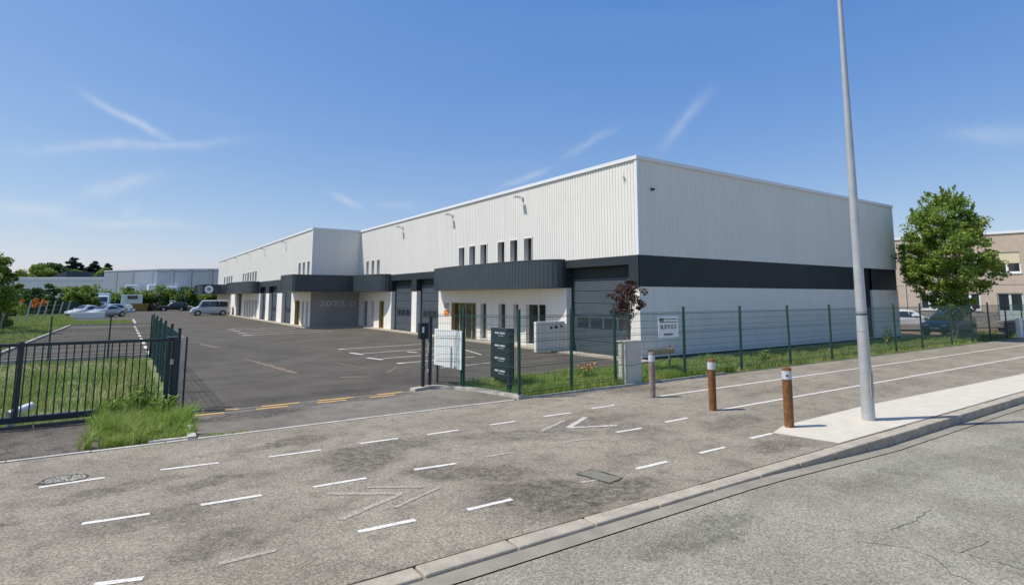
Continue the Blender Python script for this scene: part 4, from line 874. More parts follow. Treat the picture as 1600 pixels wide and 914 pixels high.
# ------------------------------------------------------------------ vehicles
def car(name, label, cat, loc, rz, paint, L=4.3, W=1.75, H=1.48, prof='hatch', group=None):
    """body lofted over stations along its length; x forward, origin at the middle on the ground"""
    t = thing(name, label, cat, loc, rz, group); h = H
    if prof == 'van':   st = [(-.5,.90,.30,.92,.98,.88),(-.48,.97,.26,1.05,1.78,.86),(-.40,1,.24,1.05,H-.02,.86),(-.1,1,.24,1.05,H,.87),(.17,1,.24,1.05,H,.86),(.22,1,.24,1.04,H-.05,.85),(.33,1,.24,1.02,1.12,.84),(.45,.96,.26,.86,.92,.82),(.49,.88,.28,.66,.72,.8),(.5,.8,.32,.55,.58,.78)]
    elif prof == 'sedan': st = [(-.5,.84,.42,.74,.80,.74),(-.475,.93,.28,.88,.94,.76),(-.31,1,.22,.9,.97,.76),(-.16,1,.2,.9,H-.06,.68),(-.03,1,.2,.89,H,.68),(.08,1,.2,.88,H-.04,.68),(.24,1,.2,.85,.93,.78),(.43,.94,.24,.72,.77,.76),(.49,.84,.28,.6,.64,.72),(.5,.76,.34,.55,.57,.7)]
    else: st = [(-.5,.86,.42,.86,.92,.74),(-.48,.94,.28,.92,1.0,.74),(-.42,.99,.22,.93,H-.12,.70),(-.3,1,.2,.93,H-.02,.70),(-.05,1,.2,.91,H,.70),(.06,1,.2,.90,H-.05,.69),(.23,1,.2,.88,.97,.80),(.42,.95,.22,.78,.83,.80),(.485,.86,.26,.66,.70,.76),(.5,.78,.32,.56,.60,.72)]
    rings = []
    for f, w, zl, zb, zt, wt in st:
        x = f*L; w = w*W/2; wt = wt*W/2
        half = [(0, zl), (w*.86, zl), (w*.97, zl+.1), (w, (zl+zb)/2), (w*.98, zb), (wt+(w-wt)*.12, max(zb+.005, zt-.07)), (wt*.9, zt-.012), (wt*.5, zt), (0, zt+.006)]
        rings.append([(x, y, z) for y, z in half]+[(x, -y, z) for y, z in half[-2:0:-1]])
    b = MB(); n = len(rings[0]); b.v = [p for r in rings for p in r]
    for i in range(len(rings)-1):
        for j in range(n): k = (j+1) % n; b.f.append((i*n+j, (i+1)*n+j, (i+1)*n+k, i*n+k)); b.m.append(0)
    b.f.append(tuple(range(n))); b.m.append(0); b.f.append(tuple((len(rings)-1)*n+j for j in range(n-1, -1, -1))); b.m.append(0)
    body = b.build('body', paint, t, smooth=True, local=True)
    F = [s[0] for s in st]
    def side(f, v, s, off=.012):
        w = np.interp(f, F, [q[1] for q in st])*W/2; zb = np.interp(f, F, [q[3] for q in st]); zt = np.interp(f, F, [q[4] for q in st]); wt = np.interp(f, F, [q[5] for q in st])*W/2
        y0, z0, y1, z1 = w*.98, zb, wt+(w-wt)*.12, max(zb+.005, zt-.07); return (f*L, s*(y0+(y1-y0)*v+off), z0+(z1-z0)*v)
    spans = {'van': [(-.42,-.22),(-.20,.02),(.04,.21)], 'sedan': [(-.19,-.06),(-.045,.10)], 'hatch': [(-.36,-.19),(-.175,-.04),(-.025,.10)]}[prof]
    for s in (1, -1):
        for a, c in spans:
            g = MB(); e = c+.035 if c == spans[-1][1] else c; d0 = a-.03 if (a == spans[0][0] and prof != 'van') else a
            top0 = .9; g.quad(side(d0, .1, s), side(e+.02, .1, s), side(c, top0, s), side(a, top0, s)); g.build('side_window', M['glass'], t, local=True)
    # windscreen and rear window
    def cross(f0, f1, off=.015):
        g = MB()
        def pt(f, y): zt = np.interp(f, F, [q[4] for q in st]); wt = np.interp(f, F, [q[5] for q in st])*W/2; return (f*L+(off if f > 0 else -off), y*wt*.86, zt+off)
        g.quad(pt(f0, -1), pt(f1, -1), pt(f1, 1), pt(f0, 1)); return g
    ws = {'van': (.315, .225), 'sedan': (.225, .085), 'hatch': (.215, .065)}[prof]; rw_ = {'van': (-.478, -.425), 'sedan': (-.3, -.17), 'hatch': (-.478, -.425)}[prof]
    cross(*ws).build('windscreen', M['glass'], t, local=True); cross(*rw_).build('rear_window', M['glass'], t, local=True)
    wr = .33 if prof == 'van' else .31; wx = (-.31*L, .315*L)
    for x in wx:
        for s in (1, -1):
            y = s*(W/2-.02); b = MB(); b.tube((x, s*(W/2+.008), wr), (x, s*(W/2-.2), wr), wr*1.14, n=20); b.build('wheel_arch', M['doordark'], t, local=True)
            w_ = bpy.data.objects.new('wheel', None); col.objects.link(w_); w_.parent = t; w_.location = (x, y, wr)
            b = MB(); b.tube((0, s*.04, 0), (0, -s*.17, 0), wr, n=22); b.build('tyre', M['tyre'], w_, local=True)
            b = MB(); b.tube((0, s*.046, 0), (0, -s*.1, 0), wr*.62, n=18)
            b.build('rim', M['rim'], w_, local=True)
    for s in (1, -1):
        b = MB(); zz = .68 if prof != 'van' else .72; b.box(.452*L, .497*L, s*W*.27-.14, s*W*.27+.14, zz-.09, zz+.04); b.build('headlight', M['lamp'], t, local=True, bevel=.02)
        b = MB(); b.box(-.503*L, -.485*L, s*W*.40-.06, s*W*.40+.06, .78, 1.0); b.build('tail_light', M['red'], t, local=True)
        b = MB(); b.box(.15*L, .19*L, s*(W/2+.02)-.0, s*(W/2+.02)+s*.14, .95, 1.06) if s > 0 else b.box(.15*L, .19*L, -(W/2+.16), -(W/2+.02), .95, 1.06); b.build('wing_mirror', paint, t, local=True)
    b = MB(); b.box(.488*L, .512*L, -W*.33, W*.33, .3, .42); b.build('grille', M['doordark'], t, local=True)
    b = MB(); b.box(.49*L, .514*L, -.26, .26, .44, .54); b.build('number_plate', M['signw'], t, local=True)
    return t
hd = math.atan2(-.569, .822)
car('parked_car', 'white hatchback car half hidden by the corner of the warehouse', 'car', (47.1, 18.6, 0), hd-.28, M['carwhite'], 4.2, 1.75, 1.5)
car('parked_car', 'dark blue car parked under the tree behind the mesh fence', 'car', (43.2, 14.75, .02), math.atan2(.02, -.98), M['carblue'], 4.1, 1.75, 1.5)
car('parked_van', 'silver minivan with side windows parked by the far canopy', 'van', (9.9, 85.5, 0), math.pi+math.atan2(1.4, 4)-.38, M['cargrey'], 4.6, 1.85, 1.98, 'van')
car('parked_car', 'silver blue saloon car beside the low concrete block', 'car', (-1.15, 86.0, 0), math.pi+.75, M['carsilver'], 4.3, 1.72, 1.42, 'sedan')
car('parked_car', 'pale grey saloon car mostly behind the low concrete block', 'car', (-3.2, 88.2, 0), math.pi+.7, M['cargrey'], 4.3, 1.75, 1.42, 'sedan')
car('parked_car', 'grey hatchback car showing its roof behind the silver blue saloon', 'car', (-1.2, 93.0, 0), math.pi+.7, M['carsilver'], 4.2, 1.75, 1.5)
car('parked_car', 'black car in front of the far hedge, right of the brush pile', 'car', (7.8, 116.2, 0), math.pi-.2, M['carblack'], 4.2, 1.8, 1.55)
# ------------------------------------------------------------------ far yard objects
cbk = thing('concrete_block', 'long low white concrete block beside the parked saloon cars', 'barrier', (-2.8, 80.2, 0))
mb = MB(); mb.box(-4.3, -1.2, 79.9, 80.5, 0, .72); mb.build('block', M['white'], cbk, bevel=.03)
sk = thing('waste_skip', 'ochre waste skip at the far end of the yard', 'skip', (2.7, 117.3, 0))
mb = MB(); v = [(1.5,116.6,0),(3.9,116.6,0),(3.9,118.4,0),(1.5,118.4,0),(1.2,116.5,1.25),(4.2,116.5,1.25),(4.2,118.5,1.25),(1.2,118.5,1.25)]; mb.v = v
mb.f = [(0,3,2,1),(0,1,5,4),(1,2,6,5),(2,3,7,6),(3,0,4,7)]; mb.m = [0]*5; mb.build('hopper', M['skip'], sk)
mb = MB(); mb.box(1.15, 4.25, 116.42, 116.5, 1.2, 1.3)
for x in (1.7, 2.4, 3.1, 3.7): mb.box(x-.05, x+.05, 116.45, 116.56, .1, 1.2)
mb.build('rim', M['skip'], sk)
cn = thing('site_cabin', 'white site cabin with a dark window at the end of the yard', 'cabin', (2.1, 142, 0))
mb = MB(); mb.box(.3, 3.95, 141.0, 146, .2, 2.85); mb.build('cabin_body', M['lorry'], cn, bevel=.05)
mb = MB(); mb.box(1.35, 3.1, 140.96, 141.0, 1.95, 2.65); mb.build('window', M['glass'], cn)
mb = MB(); mb.box(.35, 1.15, 140.95, 141.0, .3, 2.2); mb.build('door', M['signw'], cn)
lo = thing('parked_lorry', 'pale lorry behind the saloon cars, half covered by shrubs', 'lorry', (-2.7, 123.5, 0))
mb = MB(); mb.box(-4.4, -1.3, 124.5, 131, .9, 3.1); mb.build('cargo_box', M['lorry'], lo, bevel=.04)
mb = MB(); mb.v = [(-4.3,122.5,.5),(-1.4,122.5,.5),(-1.4,124.45,.5),(-4.3,124.45,.5),(-4.2,122.7,1.5),(-1.5,122.7,1.5),(-1.5,124.45,2.6),(-4.2,124.45,2.6),(-4.2,123.4,2.5),(-1.5,123.4,2.5)]
mb.f = [(0,1,5,4),(4,5,9,8),(8,9,6,7),(0,4,8,7,3),(1,2,6,9,5)]; mb.m = [0]*5; mb.build('cab', M['lorry'], lo)
mb = MB(); mb.quad((-4.05,122.72,1.56),(-1.65,122.72,1.56),(-1.65,123.35,2.44),(-4.05,123.35,2.44)); mb.build('windscreen', M['glass'], lo)
for x in (-4.1, -1.6):
    for y in (123.3, 129): mb = MB(); mb.tube((x-.15, y, .48), (x+.15, y, .48), .48, n=14); mb.build('wheel', M['tyre'], lo)
for i, (x0, x1, y, z, lb) in enumerate(((1.1, 3.5, 163, 5.2, 'white lorry box showing above the hedge behind the site cabin'), (5.4, 6.9, 161, 5.25, 'middle white lorry box showing above the far hedge'), (9.0, 11.2, 158, 4.85, 'white lorry box above the far hedge nearest the warehouse'))):
    tr_ = thing('lorry_trailer', lb, 'lorry', ((x0+x1)/2, y, 0), group='white lorries behind the hedge')
    mb = MB(); mb.box(x0, x1, y, y+8, 1.0, z); mb.build('cargo_box', M['trim'], tr_, bevel=.15)
    for yy in (y+1, y+6.5): mb = MB(); mb.tube((x0+.1, yy, .5), (x1-.1, yy, .5), .5, n=12); mb.build('wheel', M['tyre'], tr_)
def pile(name, label, cat, c, r, h, m, n, size):
    p = []
    for i in range(n):
        a = random.uniform(0, 6.28); q = min(random.random()**.5, .999); p.append((c[0]+math.cos(a)*r[0]*q, c[1]+math.sin(a)*r[1]*q, .05+h*(1-q*q)*random.uniform(.2, 1)))
    o = leaf_cloud(name, np.array(p), size, m, aspect=3); tag(o, label, cat); return o
pile('brush_pile', 'low pile of grey cut branches between the skip and the black car', 'brush pile', (5.2, 117.5), (1.5, 1.2), 1.3, M['twig'], 900, .16)
pile('rubble_heap', 'small pale heap at the foot of the hedge right of the black car', 'heap', (10.3, 117), (.9, .7), .8, M['concrete'], 300, .22)
pile('litter_heap', 'pale rubbish heap between the skip and the saloon cars', 'heap', (1.3, 108), (.6, .7), 1.2, M['signw'], 160, .25)
# far warehouses
w2 = thing('distant_warehouse', 'low pale blue grey warehouse behind the far left shrubs', 'warehouse', (-12, 191, 0))
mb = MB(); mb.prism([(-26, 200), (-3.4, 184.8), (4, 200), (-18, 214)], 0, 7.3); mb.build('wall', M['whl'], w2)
mb = MB()
P0, P1 = Vector((-26, 200, 0)), Vector((-3.4, 184.8, 0)); dd = (P1-P0).normalized(); nn = Vector((dd.y, -dd.x, 0))
mb.build('joint', M['whj'], w2) if False else None
mb = MB(); a = P0+nn*.1; c = P1+nn*.1; mb.quad((a.x, a.y, 7.28), (c.x, c.y, 7.28), (c.x, c.y, 7.5), (a.x, a.y, 7.5)); mb.build('roof_trim', M['trim'], w2)
w3 = thing('grey_warehouse', 'long blue grey warehouse at the end of the yard behind the hedge', 'warehouse', (8, 168, 0))
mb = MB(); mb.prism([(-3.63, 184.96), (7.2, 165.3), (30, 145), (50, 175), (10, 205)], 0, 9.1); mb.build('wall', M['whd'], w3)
for (p, q, n) in (((-3.63, 184.96), (7.2, 165.3), 3), ((7.2, 165.3), (30, 145), 6)):
    p = Vector((*p, 0)); q = Vector((*q, 0)); d = (q-p).normalized(); nn = Vector((d.y, -d.x, 0))*.06
    for k in range(n):
        a = p.lerp(q, (k+.62)/n)+nn; c = a+d*(.9 if k % 2 else 1.3); mb = MB(); mb.quad((a.x, a.y, 0), (c.x, c.y, 0), (c.x, c.y, 9.05), (a.x, a.y, 9.05)); mb.build('cladding_joint', M['whj'], w3)
    a = p+nn*2; c = q+nn*2; mb = MB(); mb.quad((a.x, a.y, 8.95), (c.x, c.y, 8.95), (c.x, c.y, 9.2), (a.x, a.y, 9.2)); mb.build('roof_trim', M['whl'], w3)
for (a, b, d, zr, lb) in (((-20.6, 245.3), (-14.9, 241.4), 12, 11.2, 'dark slate gable roof above the pale warehouse at far left'), ((-11.6, 239.2), (-5.2, 234.7), 12, 10.2, 'dark slate gable roof right beside the blue grey warehouse')):
    g_ = thing('gabled_house', lb, 'house', (a[0], a[1], 0))
    mb = MB(); A = Vector((*a, 0)); B_ = Vector((*b, 0)); dd = (B_-A).normalized(); bk = Vector((-dd.y, dd.x, 0))*d
    mb.v = [tuple(p) for p in (A+Vector((0,0,zr-3)), B_+Vector((0,0,zr-.2)), B_+bk+Vector((0,0,zr-.2)), A+bk+Vector((0,0,zr-3)))]; mb.v += [(x, y, 0) for x, y, z in mb.v]
    mb.f = [(0,1,2,3),(4,5,1,0),(5,6,2,1),(7,4,0,3)]; mb.m = [0]*4; mb.build('roof', M['gable'], g_)
# ------------------------------------------------------------------ beige building at right
bl = thing('office_building', 'two storey beige rendered office building behind the tree', 'building', (65.8, 16.4, 0), math.atan2(.986, -.164))
PB = lambda u, d, z: (u, d, z)
OB = [(.25, 2.15, 4.55, 6.42), (6.5, 7.95, 1.2, 2.75), (3.3, 4.8, 1.2, 2.75), (.3, 2.1, .05, 2.75), (-3.2, -1.4, 1.2, 2.75), (-4, -2.1, 4.55, 6.42), (10.5, 12.2, 1.2, 2.75), (10.5, 12.4, 4.55, 6.42), (14.5, 16.3, 4.55, 6.42)]
wall_open(-14, 26, 1.05, 8.1, PB, [(a, b, c, d) for a, b, c, d in OB], .22).build('wall', M['beige'], bl, local=True)
wall_open(-14, 26, 0, 1.05, PB, [(.3, 2.1, 0, 1.05)], .22).build('base_course', M['beigegrey'], bl, local=True)
mb = MB(); mb.box(-14, 26, -14, -.25, 0, 8.0); mb.build('building_core', M['beige'], bl, local=True)
mb = MB(); mb.box(-14.1, 26.1, -.4, .1, 8.1, 8.32); mb.build('parapet', M['trim'], bl, local=True)
mb = MB(); mb.box(-14, 26, .002, .012, 3.47, 3.52); mb.build('storey_joint', M['beigegrey'], bl, local=True)
for (a, b, c, d) in OB:
    w_ = bpy.data.objects.new('window' if c > 1 else 'entrance_door', None); col.objects.link(w_); w_.parent = bl; w_.location = (a, 0, c)
    dm = M['palegreen'] if c < 1 else M['pvc']; fr = MB(); mid = (a+b)/2
    for (u0, u1, z0, z1) in ((a, a+.1, c, d), (b-.1, b, c, d), (mid-.09, mid+.09, c, d), (a, b, d-.1, d), (a, b, c, c+.12)): fr.box(u0-a, u1-a, -.17, -.11+(.01 if u1-u0 > .5 else 0), z0-c, z1-c)
    if c < 1: fr.box(.1, b-a-.1, -.17, -.12, .1, 1.15)
    fr.build('frame', dm, w_, local=True)
    for (u0, u1) in ((a+.1, mid-.09), (mid+.09, b-.1)):
        g = MB(); g.quad((u0-a, -.14, (1.15 if c < 1 else .12)), (u1-a, -.14, (1.15 if c < 1 else .12)), (u1-a, -.14, d-c-.1), (u0-a, -.14, d-c-.1)); g.build('pane', M['glass'], w_, local=True)
    if c > 4:
        for k in range(9):
            g = MB(); z1 = d-c-.02-k*.11; g.box(.02, b-a-.02, -.09, -.07, z1-.105, z1); g.build('shutter_slat', M['cream'], w_, local=True)
    if c > 1: g = MB(); g.box(-.06, b-a+.06, -.1, .07, -.1, -.003); g.build('sill', M['pvc'], w_, local=True)
mb = MB(); mb.tube((9.1, .06, 1.0), (9.1, .06, 8.0), .05, n=8); mb.build('downpipe', M['alu'], bl, local=True)
# ------------------------------------------------------------------ trees
tree('street_tree', 'full leafy green tree in front of the beige building, behind the mesh fence', (39.0, 13.1, 0), [(1.2, .45), (2.0, .8), (2.8, 1.5), (3.6, 2.15), (4.8, 2.3), (5.8, 2.2), (6.8, 1.85), (7.6, 1.25), (8.3, .5)], 230, .46, .08, 215, M['leaf'], M['palebark'], .075, 6.2, stems=3, squash=.6, asym=.12, sprays=170)
tree('small_purple_tree', 'small purple leaved tree with a pale stem behind the utility cabinet', (13.6, 13.5, 0), [(1.75, .25), (2.0, .5), (2.4, .62), (2.75, .5), (2.95, .2)], 46, .16, .052, 55, M['purple'], M['palebark'], .045, 2.3, asym=.2)
tree('left_tree', 'light green young tree at the left edge beside the yard fence', (-6.6, 50, 0), [(1.3, 1.0), (2.2, 1.6), (3.2, 1.4), (4.0, .9), (5.0, .3)], 85, .36, .11, 95, M['leafl'], M['bark'], .09, 3.8, asym=.3)
tree('left_bush', 'dense green bush at the left edge of the picture below the young tree', (-7.9, 55, 0), [(.2, 1.4), (1.2, 1.9), (2.2, 1.6), (3.0, .9), (3.6, .3)], 95, .40, .12, 100, M['leafl'], M['bark'], .07, 2.5, cat='bush')
tree('slim_shrub', 'slim dark shrub with horizontal sprays behind the orange shrub', (-7.6, 97, 0), [(.4, .6), (1.5, .9), (3, 1.1), (4.2, .5), (4.8, .1)], 26, .45, .22, 50, M['leafd'], M['bark'], .07, 4, cat='shrub', squash=.35)
tree('orange_shrub', 'shrub with bright orange leaves above the leaning fence posts', (-8.1, 88, 0), [(1.3, .5), (1.6, 1.1), (1.9, 1.2), (2.2, .6)], 16, .26, .14, 60, M['orangel'], M['bark'], .05, 1.8, cat='shrub')
tree('yard_shrub', 'broad yellow green shrub over the parked lorry and saloon cars', (-4.6, 109, 0), [(.2, 1.5), (1.4, 2.2), (2.6, 2.1), (3.5, 1.2), (4.0, .4)], 90, .5, .18, 130, M['leafl'], M['bark'], .1, 3, cat='shrub')
tree('back_shrub', 'dark green shrub behind the windbreak fence, left of the lorry', (-9.6, 104, 0), [(.2, 1.8), (1.6, 2.4), (2.7, 2.0), (3.6, .7)], 80, .5, .18, 120, M['leafd'], M['bark'], .1, 2.5, cat='shrub')
tree('back_shrub', 'dark green shrub between the left bush and the slim shrub', (-11.5, 92, 0), [(.2, 1.8), (1.6, 2.4), (2.7, 2.0), (3.4, .7)], 80, .48, .17, 120, M['leafd'], M['bark'], .1, 2.5, cat='shrub')
tree('round_tree', 'rounded bright green tree behind the pale warehouse at far left', (-25.8, 285, 0), [(4, 5), (8, 7), (11, 5.8), (13.4, 2.6), (14.2, .8)], 130, 1.4, .42, 150, M['leafl'], M['bark'], .5, 10)
tree('round_tree', 'darker rounded tree right behind the bright green rounded one', (-23.5, 300, 0), [(4, 5), (9, 6), (13, 4.5), (15, 2.2), (15.8, .8)], 110, 1.4, .42, 130, M['leafd'], M['bark'], .5, 10)
for x, y, h, r, lb in ((-17.8, 328, 20.6, 4.8, 'broad dark conifer, tallest of those above the far roofs'), (-10.3, 323, 19.0, 3.2, 'pointed dark conifer in the middle of the far group'), (-5.2, 320, 18.0, 2.6, 'small leaning dark conifer above the blue grey warehouse corner'), (12.5, 362, 17.0, 1.8, 'tiny dark conifer tip over the blue grey warehouse roof')):
    tree('conifer', lb, (x, y, 0), [(5, r*1.2), (h*.5, r*1.15), (h*.8, r*.75), (h-.8, .5)], 150, r*.28, .4, 110, M['conifer'], M['bark'], .4, h*.9, group='dark conifers above the far roofs', squash=.5)
for x, y, h, r, lb in ((-15.2, 290, 12.6, 4.2, 'light green tree below the broad conifer'), (-10.5, 287, 12.6, 4.2, 'light green tree in the middle of the far row'), (-5.6, 284, 13.8, 4.2, 'light green tree touching the blue grey warehouse corner')):
    tree('far_tree', lb, (x, y, 0), [(3, r*.7), (h*.5, r), (h*.85, r*.7), (h, r*.25)], 80, 1.1, .38, 130, M['leafl'], M['bark'], .35, h*.6, group='light green trees above the pale warehouse')
# hedge at the end of the yard
hd_ = thing('hedge', 'tall clipped conifer hedge along the far end of the yard', 'hedge', (4, 146, 0))
C = []
for i in range(150):
    t = random.random(); x = -11+t*29; y = 153.5-(t*29)*.69; top = 3.5+.75*math.sin(x*1.15)+.5*math.sin(x*2.9+1); z = random.uniform(.3, top)
    n = 130; g = rng.normal(size=(n, 3)); g /= np.linalg.norm(g, axis=1)[:, None]; g *= (rng.uniform(.2, 1, n)**.5)[:, None]*np.array([1.0, 1.2, .75]); C.append(np.array([x, y, z])+g)
C = np.concatenate(C); C = C[C[:, 2] > 0]; half = C[:, 0] < 5
leaf_cloud('foliage', C-np.array([4, 146, 0]), .26, M['leafd'], hd_)
CR_ = []
for i in range(60):
    t = random.random(); x = -11+t*29; y = 152.4-(t*29)*.69; top = 3.6+.75*math.sin(x*1.15)+.5*math.sin(x*2.9+1); z = top-random.uniform(0, .8); n = 60
    CR_.append(np.array([x, y, z])+rng.normal(size=(n, 3))*np.array([.5, .4, .3]))
leaf_cloud('foliage', np.concatenate(CR_)-np.array([4, 146, 0]), .24, M['leafl'], hd_)
# leaning concrete fence posts and the green windbreak at left
cf = thing('concrete_post_fence', 'row of leaning pale concrete fence posts with wire along the left grass', 'fence', (-6.8, 65, 0))
pp = [(-6.95, 44), (-7.3, 50), (-6.8, 54.5), (-7.5, 60), (-7.2, 65.5), (-7.0, 70), (-6.63, 74), (-6.35, 77.5), (-6.1, 82.6), (-5.8, 88), (-5.4, 93)]
for i, (x, y) in enumerate(pp):
    b = MB(); w_ = .07; h = random.uniform(1.7, 2.25); b.v = [(-w_,-w_,0),(w_,-w_,0),(w_,w_,0),(-w_,w_,0)]+[(s*w_*.8+.3, t*w_*.8, h) for s, t in ((-1,-1),(1,-1),(1,1),(-1,1))]; b.f = [(4,5,6,7),(0,1,5,4),(1,2,6,5),(2,3,7,6),(3,0,4,7)]; b.m = [0]*5
    me = b.mesh('concrete_post', M['concrete']); inst('concrete_post', me, cf, (x, y, 0))
b = MB()
for (x0, y0), (x1, y1) in zip(pp[:-1], pp[1:]):
    for z in (.5, 1.0, 1.5): b.tube((x0+.3*z/2, y0, z), (x1+.3*z/2, y1, z), .012, n=3, cap=False)
b.build('wire', M['galv'], cf)
wf = thing('windbreak_fence', 'dark green screened fence behind the grass at far left', 'fence', (-7, 100, 0))
mb = MB(); mb.box(-12, -4.6, 99.5, 99.53, .1, 1.75); mb.build('screen', M['green'], wf)
for x in (-12, -9.5, -7.1, -4.6): mb = MB(); mb.box(x-.04, x+.04, 99.42, 99.5, 0, 1.95); mb.build('fence_post', M['green'], wf)
# pipe lying in the ditch
pt = thing('drain_pipe', 'short white drain pipe poking out of the grass behind the gate', 'pipe', (-1.45, 17, 0))
mb = MB(); p0 = Vector((-1.78, 16.6, -.10)); p1 = Vector((-1.42, 16.85, .02)); mb.tube(p0, p1, .085, n=18, cap=False); mb.tube(p0+(p1-p0)*.02, p1, .073, n=18, cap=False); mb.build('pipe_wall', M['pipe'], pt, smooth=True)
# white post and rocks at the far right verge
mp_ = thing('white_post', 'white concrete marker post in front of the mesh fence at far right', 'post', (44.6, 11.6, 0))
mb = MB(); mb.box(44.2, 44.75, 11.5, 11.72, -.02, 1.12); mb.build('post', M['white'], mp_, bevel=.03)
rk = thing('rock_stack', 'grey stone planter wall behind the white marker post', 'stone wall', (46, 12.6, 0))
for r in range(4):
    for k in range(9):
        mb = MB(); x = 45.0+k*.42+(r % 2)*.2; mb.box(x, x+.38, 12.5, 12.9, r*.24, r*.24+.22); o = mb.build('stone', M['rock'], rk, bevel=.05)
# ------------------------------------------------------------------ grass (nobody could count the blades)
def region(n, poly):
    P = np.array(poly); x0, y0 = P.min(0); x1, y1 = P.max(0); out = []
    tot = 0
    while tot < n:
        q = np.stack([rng.uniform(x0, x1, n), rng.uniform(y0, y1, n)], 1); ins = np.zeros(n, bool)
        for i in range(len(P)):
            a, b = P[i], P[(i+1) % len(P)]; c = ((a[1] > q[:, 1]) != (b[1] > q[:, 1])) & (q[:, 0] < (b[0]-a[0])*(q[:, 1]-a[1])/(b[1]-a[1]+1e-12)+a[0]); ins ^= c
        out.append(q[ins]); tot += ins.sum()
    return np.concatenate(out)[:n]
def clumpy(q, s=1.3, lo=.0):
    v = np.sin(q[:, 0]*s*2.1+1)+np.sin(q[:, 1]*s*1.7+2)+np.sin((q[:, 0]+q[:, 1])*s*3.1)*.7+np.sin((q[:, 0]-q[:, 1]*1.3)*s*4.7)*.5
    return np.clip((v+3.2)/6.4, lo, 1)
def grass_patch(name, poly, n, h0, h1, m, w=.006, z=None, lean=.5):
    q = region(n, poly); c = clumpy(q); keep = rng.random(len(q)) < c+.25; q = q[keep]; c = c[keep]
    zz = np.array([ground_z(a, b) for a, b in q]) if z is None else np.full(len(q), z)
    h = h0+(h1-h0)*c*rng.uniform(.4, 1.1, len(q)); o = blades(name, np.concatenate([q, zz[:, None]-.01], 1), h, w, m, lean); tag(o, kind='stuff'); return o
grass_patch('ditch_grass', [(-9, 14.8), (1.0, 14.8), (1.0, 27.6), (-12, 27.6)], 42000, .08, .3, M['drygrass'], .009)
grass_patch('gate_foot_grass', [(-.12, 11.75), (.3, 11.6), (.8, 11.66), (1.12, 11.6), (1.24, 12.2), (1.2, 12.7), (1.36, 13.4), (1.3, 14.0), (1.1, 14.3), (.1, 14.3), (-.3, 13.9), (-.02, 13.3), (-.24, 12.7), (-.02, 12.2)], 13000, .06, .34, M['grass'], .005, z=-.03, lean=.9)
for k in range(46):
    x_, y_ = region(1, [(-.3, 11.75), (1.2, 11.65), (1.35, 14.2), (-.2, 14.2)])[0]
    if k == 0: TU = []
    n_ = 90; a_ = rng.uniform(0, 6.28, n_); r_ = np.abs(rng.normal(0, .05, n_)); TU.append(np.stack([x_+np.cos(a_)*r_, y_+np.sin(a_)*r_, np.full(n_, -.03)], 1))
TU = np.concatenate(TU); tag(blades('gate_foot_tufts', TU, rng.uniform(.18, .5, len(TU))*(.7+.5*clumpy(TU[:, :2], 2.3)), .0045, M['grass'], .95), kind='stuff')
grass_patch('entrance_weeds', [(1.3, 11.5), (1.9, 11.47), (2.2, 11.55), (1.4, 11.75)], 350, .03, .1, M['grass'], .004, z=.0, lean=.9)
grass_patch('gate_foot_weeds', [(-.2, 13.8), (1.0, 14.4), (1.0, 15.6), (-.2, 15.4)], 5000, .2, .62, M['grass'], .006, z=-.1, lean=.5)
grass_patch('verge_grass', [(7.5, 14.0), (8.05, 12.2), (8.2, 11.75), (14.2, 11.78), (17, 11.9), (17, 14.4), (12, 14.3), (8.4, 14.2)], 30000, .1, .36, M['grass'], .0065, z=-.03)
grass_patch('verge_grass', [(15, 11.85), (39, 12.05), (39, 14.7), (17, 14.5)], 34000, .1, .38, M['drygrass'], .009, z=-.04)
grass_patch('verge_grass', [(38.5, 12.05), (60, 12.1), (60, 13.8), (38.5, 14.6)], 14000, .15, .4, M['drygrass'], .013, z=-.04)
grass_patch('left_grass', [(-11, 28), (-4.3, 28), (-3.4, 61), (-3.2, 73), (-5, 96), (-13, 96)], 42000, .12, .35, M['drygrass'], .017)
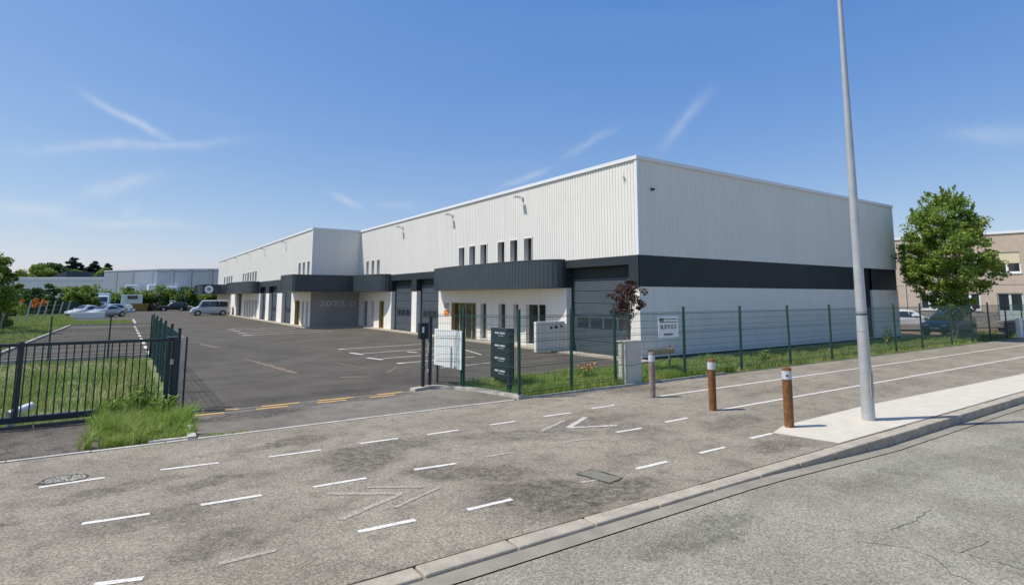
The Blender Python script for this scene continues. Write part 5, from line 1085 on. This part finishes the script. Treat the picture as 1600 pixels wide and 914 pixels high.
grass_patch('strip_grass', [(-3.2, 61.4), (1.2, 61.4), (1.2, 73.3), (-4.5, 73.3)], 9000, .1, .22, M['drygrass'], .018, z=-.05)
sheetg = sheet('grass_strip', [(-4.6, 61.3), (1.25, 61.3), (1.25, 73.4), (-4.8, 73.4)], -.035, M['soil']); tag(sheetg, kind='structure')
# broad-leaved weeds at the gate foot, thistles in the verge, orange poppies
def weed(name, label, loc, h, r, n, m=None, group=None, cat='weed', lf=.05):
    t = thing(name, label, cat, loc, group=group); pts = []; b = MB()
    for s in range(7):
        a = random.uniform(0, 6.28); top = Vector((math.cos(a)*r*random.uniform(.2, 1), math.sin(a)*r*random.uniform(.2, 1), h*random.uniform(.6, 1))); limb_path(b, (0, 0, 0), top, .008, .003, 3, .05, n=4)
        for k in range(n//7): f = random.uniform(.25, 1); p = top*f; pts.append((p.x+random.gauss(0, r*.16), p.y+random.gauss(0, r*.16), p.z+random.gauss(0, .03)))
    leaf_cloud('leaves', np.array(pts), lf, m or M['leaf'], t); b.build('stems', M['leafd'], t, local=True)
for i, (x, y, h, r, lb) in enumerate(((.55, 14.1, .75, .4, 'tall leafy weed at the foot of the gate guide posts'), (.1, 13.8, .6, .35, 'leafy weed against the bottom rail of the open gate'), (.9, 13.5, .55, .3, 'leafy weed in the long grass nearest the yellow dashes'))): weed('leafy_weed', lb, (x, y, -.03), h, r, 260, group='leafy weeds at the gate foot')
weed('tall_weed', 'tall slim weed growing against the dark fire door behind the fence', (30.2, 12.8, 0), 1.15, .25, 200, M['leafl'], lf=.07)
weed('verge_weed', 'bushy weed in the verge between the second and third fence posts right of the sign', (19.3, 12.4, 0), .6, .4, 260, M['leafl'], lf=.05)
pf = thing('poppy_clump', 'clump of orange poppies in the grass left of the utility cabinet', 'flowers', (11.5, 13.1, 0))
P_ = rng.normal(size=(42, 3))*np.array([.22, .16, .05])+np.array([0, 0, .36]); leaf_cloud('petals', P_, .06, M['poppy'], pf, aspect=1)
b = MB()
for p in P_: b.tube((p[0]*.8, p[1]*.8, 0), tuple(p), .004, n=3, cap=False)
b.build('stems', M['leafd'], pf, local=True)
